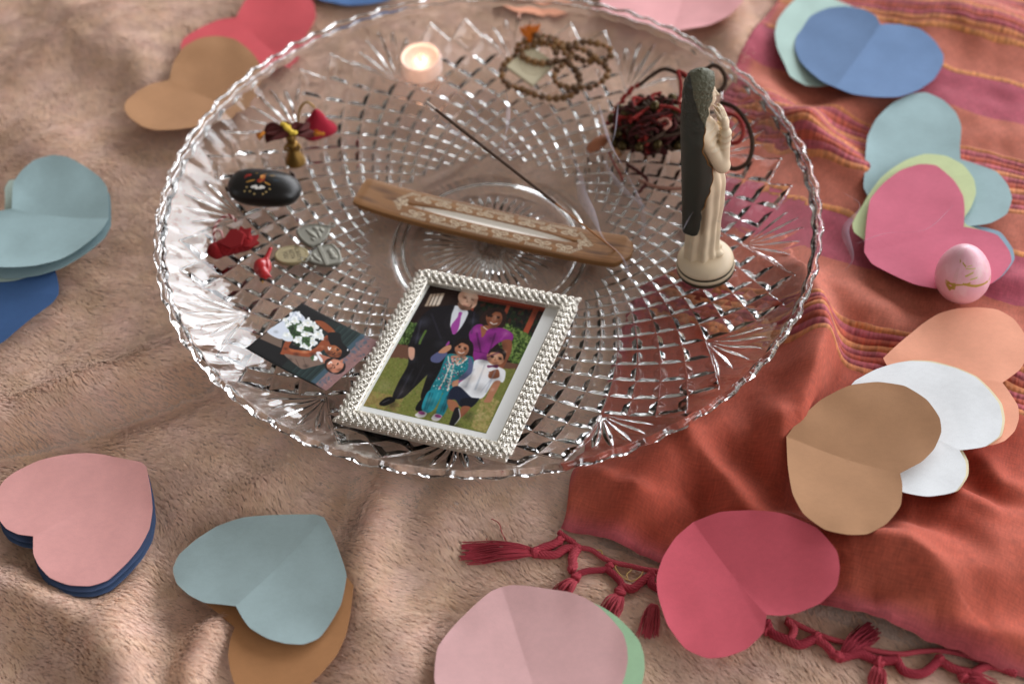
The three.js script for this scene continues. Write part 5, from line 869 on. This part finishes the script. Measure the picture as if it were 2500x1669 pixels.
  for (const [dx, rz] of [[-0.010, 0.5], [0.014, -0.4]]) { const g = new THREE.SphereGeometry(1, 20, 10, 0, 2 * PI, 0, PI / 2); g.scale(0.012, 0.005, 0.006); const m = part('shell_half', g, std(srgb(166, 104, 72), 0.6, { side: THREE.DoubleSide }), sh); m.position.copy(sp).add(V(dx, 0, 0)); m.rotation.set(0.2, rz, rz * 0.6); }
  part('stem', tube([sp.clone().add(V(0, 0.002, -0.004)), sp.clone().add(V(0.004, 0.003, 0.008)), sp.clone().add(V(0.008, 0.002, 0.018))], 0.0024, 16, 8), tan, sh);
  part('thread', tube(G([[1486, 370], [1500, 400], [1512, 420], [1520, 440]], 0.003), 0.0009, 20, 5), red, sh);
}
{ // painted stone
  const p = onHeight(652, 486, dishAt), tex = canvasTex(512, 512, (c, w, h) => {
    c.fillStyle = '#0c0a09'; c.fillRect(0, 0, w, h); c.translate(236, 330); c.scale(1.5, 1.5);
    const d = (x, y, a, b, t, col) => { c.fillStyle = col; c.beginPath(); c.ellipse(x, y, a, b, t, 0, 7); c.fill(); };
    d(-64, -66, 9, 16, 0.5, '#8c2018'); d(-50, -70, 6, 12, 0.3, '#a32a1e'); d(-72, -50, 6, 12, -0.2, '#701812');
    d(8, -40, 10, 44, 0.18, '#b06a2e'); d(4, -62, 6, 18, 0.2, '#d59048'); d(-2, -20, 9, 20, 0.2, '#8c2a1a'); d(16, -22, 6, 14, 0, '#7a1f16');
    d(-40, -12, 22, 6, -0.5, '#b08038'); d(34, 2, 18, 6, 0.7, '#b08038'); d(48, -80, 14, 5, -0.4, '#8a6a2c'); d(-20, -92, 6, 5, 0, '#8a6a2c'); d(18, -96, 8, 5, 0, '#7d6228');
    for (const [x, y] of [[-26, 36], [-10, 46], [6, 44], [18, 38], [-16, 32], [10, 34]]) d(x, y, 9, 10, 0, '#ece9e4');
    for (const [x, y] of [[-52, 36], [-38, 66], [-18, 84], [34, 68], [48, 44], [-60, 62], [20, 84]]) d(x, y, 5, 6, 0, '#b9a06a');
    d(72, -38, 16, 10, 0, '#1d2a34');
  });
  const g = new THREE.SphereGeometry(1, 64, 40), q = g.attributes.position, uv = [];
  for (let i = 0; i < q.count; i++) { let x = q.getX(i), y = q.getY(i), z = q.getZ(i); uv.push(0.5 + x * 0.5, 0.5 - z * 0.5); const e = (1 + 0.03 * noise(x * 1.3, y * 1.3, z * 1.3)) * Math.pow(x ** 4 + z ** 4 + 1e-9, -0.25) * hypot(x, z), m = lerp(1, e, 0.45); q.setXYZ(i, x * 0.0315 * m, y * 0.0135, z * 0.0180 * m * (1 - 0.07 * x)); }
  g.setAttribute('uv', new THREE.Float32BufferAttribute(uv, 2)); g.computeVertexNormals();
  const s = solo('painted_stone', g, std(0xffffff, 0.34, { map: tex }), 'smooth black oval stone painted with a tiny gold, red and white scene', 'painted stone');
  s.position.copy(p); s.position.y += 0.0135; s.rotation.set(0.06, -0.10, -0.10);
}
{ // brass figurine with dried petals
  const p = onHeight(722, 396, dishAt), b = thing('brass_figurine', 'tiny brass bell-shaped figurine with dark red and yellow petals on its head', 'figurine'); b.position.copy(p); b.position.y += 0.0008;
  const brass = std(srgb(150, 116, 62), 0.36, { metalness: 0.85 });
  part('skirt', lathe([[0, 0], [0.0088, 0], [0.0092, 0.0012], [0.0078, 0.006], [0.0056, 0.0115], [0.0040, 0.0150], [0.0036, 0.0170], [0.0046, 0.0185], [0.0054, 0.0205], [0.0048, 0.0228], [0.0036, 0.0242], [0, 0.0246]], 40), brass, b);
  part('head', ball(V(0, 0.0285, 0), 0.0046, 0.0052, 0.0046, 18), brass, b);
  for (const e of [-1, 1]) part('arm', tube([V(e * 0.004, 0.0215, 0), V(e * 0.0066, 0.019, 0.003), V(e * 0.002, 0.0175, 0.0052)], 0.0013, 14, 7), brass, b);
  const petal = std(srgb(78, 18, 13), 0.85), tipc = std(srgb(206, 128, 40), 0.85), R = rng(3);
  function leaf(x, y, z, l, w, ry, rz, mat) { const g = new THREE.SphereGeometry(1, 18, 12), q = g.attributes.position; for (let i = 0; i < q.count; i++) { const X = q.getX(i), Z = q.getZ(i); q.setXYZ(i, X * l, q.getY(i) * 0.0016 + 0.0022 * sin(X * 2.4 + Z * 3) + 0.003 * Z * Z, Z * w * (1 - 0.3 * X)); } g.computeVertexNormals(); const m = part('petal', g, mat, b); m.position.set(x, y, z); m.rotation.set(0.2, ry, rz); }
  leaf(-0.0105, 0.034, 0.002, 0.012, 0.0075, 0.15, 0.15, petal); leaf(-0.013, 0.0335, -0.003, 0.011, 0.007, -0.3, 0.05, petal); leaf(0.0115, 0.033, 0.000, 0.010, 0.0070, -0.1, -0.22, petal); leaf(0.009, 0.035, -0.004, 0.009, 0.006, 0.5, -0.1, petal); leaf(-0.002, 0.035, -0.004, 0.008, 0.006, 0, 0, petal);
  leaf(-0.0245, 0.0335, 0.001, 0.0045, 0.0024, 0.5, 0.5, tipc); leaf(0.0245, 0.031, 0.000, 0.006, 0.0022, -0.2, 0.1, tipc);
  for (let i = 0; i < 16; i++) { const m = part('yellow_floret', ball(V(0, 0, 0), 0.0019 + R() * 0.0006, 0.0019, 0.0019, 10), std(srgb(222, 190, 70), 0.8), b); const t = i / 15; m.position.set(lerp(-0.0045, 0.004, t) + (R() - 0.5) * 0.003, lerp(0.039, 0.036, t) + R() * 0.002, lerp(-0.004, 0.005, t) + (R() - 0.5) * 0.003); }
}
{ // crimson felt bell
  const t = thing('felt_bell', 'crimson felt bell ornament with a gold hanging loop, beside the brass figurine', 'ornament'), p = onHeight(778, 318, dishAt); t.position.copy(p); t.position.y += 0.003;
  const g = new THREE.LatheGeometry([[0.0005, 0.024], [0.003, 0.0225], [0.006, 0.017], [0.0088, 0.0095], [0.0125, 0.002], [0.0150, 0.0], [0.0120, 0.0004], [0.006, 0.008], [0.0005, 0.014]].map(([r, y]) => new THREE.Vector2(r, y)), 40), q = g.attributes.position;
  for (let i = 0; i < q.count; i++) { const x = q.getX(i), y = q.getY(i), z = q.getZ(i), a = atan2(z, x), k = 1 + 0.14 * sin(3 * a) * smooth(0.02, 0, y); q.setXYZ(i, x * k, y, z * k); } g.computeVertexNormals();
  const m = part('bell', g, std(srgb(158, 22, 46), 0.95), t); m.rotation.set(0.15, 0.4, -0.05);
  part('hanging_loop', tube([V(0, 0.024, 0), V(-0.006, 0.030, -0.001), V(-0.012, 0.026, 0.001), V(-0.0155, 0.016, 0.004), V(-0.017, 0.006, 0.007)], 0.0011, 40, 7), std(srgb(158, 122, 66), 0.5, { metalness: 0.4 }), t);
}
{ // red felt bird with its striped cord
  const t = thing('felt_ornament', 'red felt bird ornament with a red and white twisted cord', 'ornament'), p = onHeight(566, 618, dishAt); t.position.copy(p); t.scale.setScalar(0.92);
  const felt = std(srgb(128, 8, 15), 1), R = rng(12);
  const fuzz = (g, amp) => { const q = g.attributes.position; for (let i = 0; i < q.count; i++) { const x = q.getX(i), y = q.getY(i), z = q.getZ(i), k = 1 + amp * noise(x * 260, y * 260, z * 260); q.setXYZ(i, x * k, y * k, z * k); } g.computeVertexNormals(); return g; };
  const head = part('head', fuzz(ball(V(0, 0, 0), 0.0082, 0.0078, 0.0082, 22), 0.10), felt, t); head.position.set(-0.0125, 0.0082, 0.0035);
  part('body', skin((x, y, z) => smin(capsule(x, y, z, [-0.006, 0.009, 0.001], [0.012, 0.010, -0.004], 0.0082, 0.0088), capsule(x, y, z, [0.002, 0.013, -0.004], [0.010, 0.017, -0.008], 0.004, 0.002), 0.004) + 0.0006 * noise(x * 300, y * 300, z * 300), [-0.018, -0.003, -0.018], [0.026, 0.024, 0.016], 0.0009), felt, t);
  function flap(pts, y, tilt) { const s = new THREE.Shape(pts.map(([a, b]) => new THREE.Vector2(a, b))), g = new THREE.ExtrudeGeometry(s, { depth: 0.0016, bevelEnabled: true, bevelSize: 0.0005, bevelThickness: 0.0005, bevelSegments: 2 }); g.rotateX(-PI / 2); const m = part('wing', g, felt, t); m.position.y = y; m.rotation.set(tilt, 0, tilt * 0.6); }
  flap([[-0.006, -0.004], [0.001, 0.010], [0.006, 0.011], [0.014, 0.004], [0.012, -0.006], [0.003, -0.009]], 0.0165, 0.18); flap([[0.008, -0.004], [0.012, 0.008], [0.017, 0.014], [0.019, 0.010], [0.0245, 0.011], [0.023, 0.004], [0.026, 0.001], [0.019, -0.005]], 0.0120, -0.12); flap([[0.004, 0.000], [0.010, 0.016], [0.014, 0.012], [0.019, 0.013], [0.018, 0.002]], 0.0145, 0.1);
  const c = new THREE.CatmullRomCurve3([V(-0.012, 0.012, 0.001), V(-0.0145, 0.013, -0.008), V(-0.0150, 0.015, -0.018), V(-0.010, 0.017, -0.027), V(-0.002, 0.018, -0.030), V(0.004, 0.014, -0.026)]), n = 90, fr = c.computeFrenetFrames(n, false);
  for (let s = 0; s < 2; s++) { const q = []; for (let i = 0; i <= n; i++) { const a = i * 0.5 + s * PI; q.push(c.getPointAt(i / n).addScaledVector(fr.normals[i], cos(a) * 0.0008).addScaledVector(fr.binormals[i], sin(a) * 0.0008)); } const m = part('cord_strand', tube(q, 0.0008, 180, 6), s ? felt : std(srgb(226, 196, 190), 0.9), t); if (!s) tag(m, 'pale strand of the striped cord'); }
  const c2 = [V(-0.006, 0.014, -0.004), V(-0.008, 0.017, -0.011), V(-0.012, 0.016, -0.014)]; part('cord_strand', tube(c2, 0.0012, 20, 6), std(srgb(206, 150, 146), 0.9), t);
}
{ // small glossy red bird
  const t = thing('bird_figurine', 'tiny glossy red bird figurine with a black face, near the oval token', 'bird figurine'), p = onHeight(645, 672, dishAt); t.position.copy(p); t.position.y += 0.0005; t.rotation.y = 0.15;
  const red = phys(srgb(176, 18, 26), 0.35, { clearcoat: 0.5, clearcoatRoughness: 0.25 });
  part('body', skin((x, y, z) => {
    let d = egg3(x, y, z, [-0.001, 0.0072, -0.002], [0.0066, 0.0070, 0.0082]);
    d = smin(d, egg3(x, y, z, [0.0008, 0.0088, 0.0072], [0.0046, 0.0046, 0.0050]), 0.002); d = smin(d, capsule(x, y, z, [0.003, 0.0100, 0.0090], [0.0066, 0.0090, 0.0120], 0.0022, 0.0006), 0.001);
    d = smin(d, capsule(x, y, z, [0.003, 0.0085, -0.008], [0.0085, 0.0125, -0.0165], 0.0024, 0.0017), 0.002); d = smin(d, egg3(x, y, z, [0.0045, 0.0085, -0.002], [0.0030, 0.0040, 0.0070]), 0.0008);
    return d;
  }, [-0.010, -0.001, -0.020], [0.011, 0.017, 0.015], 0.00065), red, t);
  part('mask', ball(V(-0.0010, 0.0072, 0.0112), 0.0026, 0.0024, 0.0020, 12), std(srgb(24, 18, 16), 0.5), t); part('beak', new THREE.ConeGeometry(0.0012, 0.0036, 10).rotateX(PI / 2).translate(-0.0012, 0.0068, 0.0142), std(srgb(196, 140, 60), 0.5), t);
}
{ // three pewter tokens
  const pewter = std(srgb(138, 136, 126), 0.42, { metalness: 0.75 }), bronze = std(srgb(160, 146, 112), 0.42, { metalness: 0.7 });
  function token(name, px, label, rot, w, h, mat, outline, extra) {
    const t = thing(name, label, 'token', 'metal tokens on the left of the platter'), p = onHeight(...px, dishAt), e = 0.004;
    t.position.copy(p); t.position.y += 0.0005; const n = V(dishAt(p.x - e, p.z) - dishAt(p.x + e, p.z), 2 * e, dishAt(p.x, p.z - e) - dishAt(p.x, p.z + e)).normalize();
    t.quaternion.setFromUnitVectors(V(0, 1, 0), n).multiply(new THREE.Quaternion().setFromAxisAngle(V(0, 1, 0), rot));
    const s = new THREE.Shape(); outline(s, w, h);
    const g = new THREE.ExtrudeGeometry(s, { depth: 0.0016, bevelEnabled: true, bevelSize: 0.0005, bevelThickness: 0.0004, bevelSegments: 2, curveSegments: 24 }); g.rotateX(-PI / 2); part('plate', g, mat, t);
    const pts = s.getSpacedPoints(60).map((q) => V(q.x * 0.93, 0.0021, -q.y * 0.93)); part('raised_rim', tube(pts, 0.0006, 120, 6, true), mat, t);
    extra(t); return t;
  }
  const shield = (s, w, h) => { s.moveTo(0, -h); s.bezierCurveTo(w * 0.75, -h * 0.55, w * 1.0, 0, w * 0.92, h * 0.72); s.bezierCurveTo(w * 0.5, h, -w * 0.5, h, -w * 0.92, h * 0.72); s.bezierCurveTo(-w, 0, -w * 0.75, -h * 0.55, 0, -h); };
  const oval = (s, w, h) => s.absellipse(0, 0, w, h, 0, 2 * PI);
  const relief = (t, mat, list) => { for (const [x, z, rx, rz, a] of list) { const m = part('relief', ball(V(0, 0, 0), rx, 0.0007, rz, 14), mat, t); m.position.set(x, 0.0021, z); m.rotation.y = a; } };
  token('shield_token', [769, 573], 'pewter shield token, the farther one of the two, above the oval token', 2.2, 0.0125, 0.0150, pewter, shield, (t) => relief(t, pewter, [[0, -0.003, 0.006, 0.0022, 0.2], [-0.003, 0.002, 0.0045, 0.0016, -0.3], [0.004, 0.003, 0.003, 0.0022, 0.4], [0, 0.0065, 0.003, 0.0018, 0], [-0.005, -0.0055, 0.0022, 0.0014, 0.5], [0.0055, -0.004, 0.002, 0.0014, 0]]));
  token('shield_token', [790, 629], 'pewter shield token with a bar across it, nearest the platter centre', -1.2, 0.0125, 0.0150, pewter, shield, (t) => { const bar = part('relief_bar', new RoundedBoxGeometry(0.0235, 0.0014, 0.0036, 2, 0.0005), pewter, t); bar.position.set(0, 0.0024, 0.0005); relief(t, pewter, [[0, -0.007, 0.0028, 0.0026, 0.2], [0.004, -0.0075, 0.0022, 0.0034, -0.3], [-0.0042, -0.0065, 0.002, 0.0026, 0.4], [0.002, 0.006, 0.0042, 0.0018, 0.5], [-0.003, 0.0075, 0.0022, 0.0018, 0], [0, 0.011, 0.002, 0.0014, 0]]); });
  token('oval_token', [711, 626], 'oval brass-coloured token engraved ALWAYS WITH YOU', 0.28, 0.0138, 0.0102, bronze, oval, (t) => {
    const words = (bump) => canvasTex(512, 384, (c, w, h) => { c.fillStyle = bump ? '#ffffff' : '#a39676'; c.fillRect(0, 0, w, h); c.translate(w / 2, h / 2); c.rotate(PI / 2); c.scale(0.74, 1); c.textAlign = 'center'; c.textBaseline = 'middle'; c.fillStyle = bump ? '#000000' : '#4c4230'; c.font = 'bold 124px sans-serif'; c.fillText('ALWAYS', 0, -118); c.fillText('WITH', 0, -8); c.fillText('YOU', 0, 102); }, !bump);
    const g = new THREE.CircleGeometry(1, 48); g.rotateX(-PI / 2); g.scale(0.0122, 1, 0.0088);
    const m = part('engraved_face', g, std(0xffffff, 0.42, { metalness: 0.6, map: words(false), bumpMap: words(true), bumpScale: 0.0004 }), t); m.position.y = 0.00235;
  });
}
{ // pink egg on the rose heart
  const p = onHeight(2341, 700, groundAt, 0.012), tex = canvasTex(1024, 512, (c, w, h) => {
    c.fillStyle = '#e8aebc'; c.fillRect(0, 0, w, h); const R = rng(6);
    for (let i = 0; i < 260; i++) { c.fillStyle = ['rgba(246,214,222,.16)', 'rgba(224,170,176,.14)', 'rgba(240,222,214,.12)'][i % 3]; c.beginPath(); c.ellipse(R() * w, R() * h, 12 + R() * 46, 8 + R() * 26, R() * 3, 0, 7); c.fill(); }
    const X = (u) => (u * 0.40 + 0.05) * w, Y = (v) => (0.03 + 0.55 * v) * h, scratch = (pts, lw, col = '#b39438') => { for (let k = 0; k < 7; k++) { c.strokeStyle = col; c.globalAlpha = 0.75; c.lineWidth = lw * (0.25 + 0.5 * R()); c.beginPath(); pts.forEach(([u, v], i) => { const x = X(u) + (R() - 0.5) * lw * 1.3, y = Y(v) + (R() - 0.5) * lw; i ? c.lineTo(x, y) : c.moveTo(x, y); }); c.stroke(); } c.globalAlpha = 1; };
    scratch([[0.24, 0.28], [0.27, 0.33]], 9); scratch([[0.34, 0.32], [0.42, 0.40]], 10); scratch([[0.42, 0.44], [0.62, 0.46]], 6, '#c4b46a'); scratch([[0.45, 0.40], [0.56, 0.39]], 5, '#c4b46a'); scratch([[0.42, 0.58], [0.56, 0.52]], 7, '#bca652'); scratch([[0.5, 0.64], [0.62, 0.63]], 6, '#c4b46a');
    scratch([[0.28, 0.76], [0.50, 0.71]], 9); scratch([[0.40, 0.72], [0.60, 0.78], [0.82, 0.82]], 10); scratch([[0.86, 0.83], [0.94, 0.82]], 8); scratch([[0.13, 0.76], [0.26, 0.77], [0.25, 0.84], [0.17, 0.82], [0.22, 0.88]], 16, '#a68a34');
    c.strokeStyle = 'rgba(176,140,110,.55)'; c.lineWidth = 1.6; for (let i = 0; i < 3; i++) { c.beginPath(); c.moveTo(X(0.24 + i * 0.02), Y(0.44)); c.lineTo(X(0.23 + i * 0.025), Y(0.70)); c.stroke(); }
    c.strokeStyle = 'rgba(206,200,150,.35)'; for (let i = 0; i < 26; i++) { const u = 0.42 + 0.5 * R(); c.beginPath(); c.moveTo(X(u), Y(0.42 + R() * 0.1)); c.lineTo(X(u), Y(0.6 + R() * 0.14)); c.stroke(); }
  });
  const g = new THREE.SphereGeometry(1, 64, 48), q = g.attributes.position;
  for (let i = 0; i < q.count; i++) { const y = q.getY(i), k = 0.0213 * (1 - 0.13 * y - 0.03 * y * y) / 1.0; q.setXYZ(i, q.getX(i) * k, y * 0.0262, q.getZ(i) * k); }
  g.computeVertexNormals();
  const e = solo('painted_egg', g, phys(0xffffff, 0.45, { map: tex, clearcoat: 0.25, clearcoatRoughness: 0.35 }), 'pale pink egg with scratched gold markings, standing on the rose heart', 'egg');
  e.position.copy(p); e.position.y += 0.0170; e.rotation.set(-0.12, 0.0, 0.10);
}
renderer.render(scene, camera);
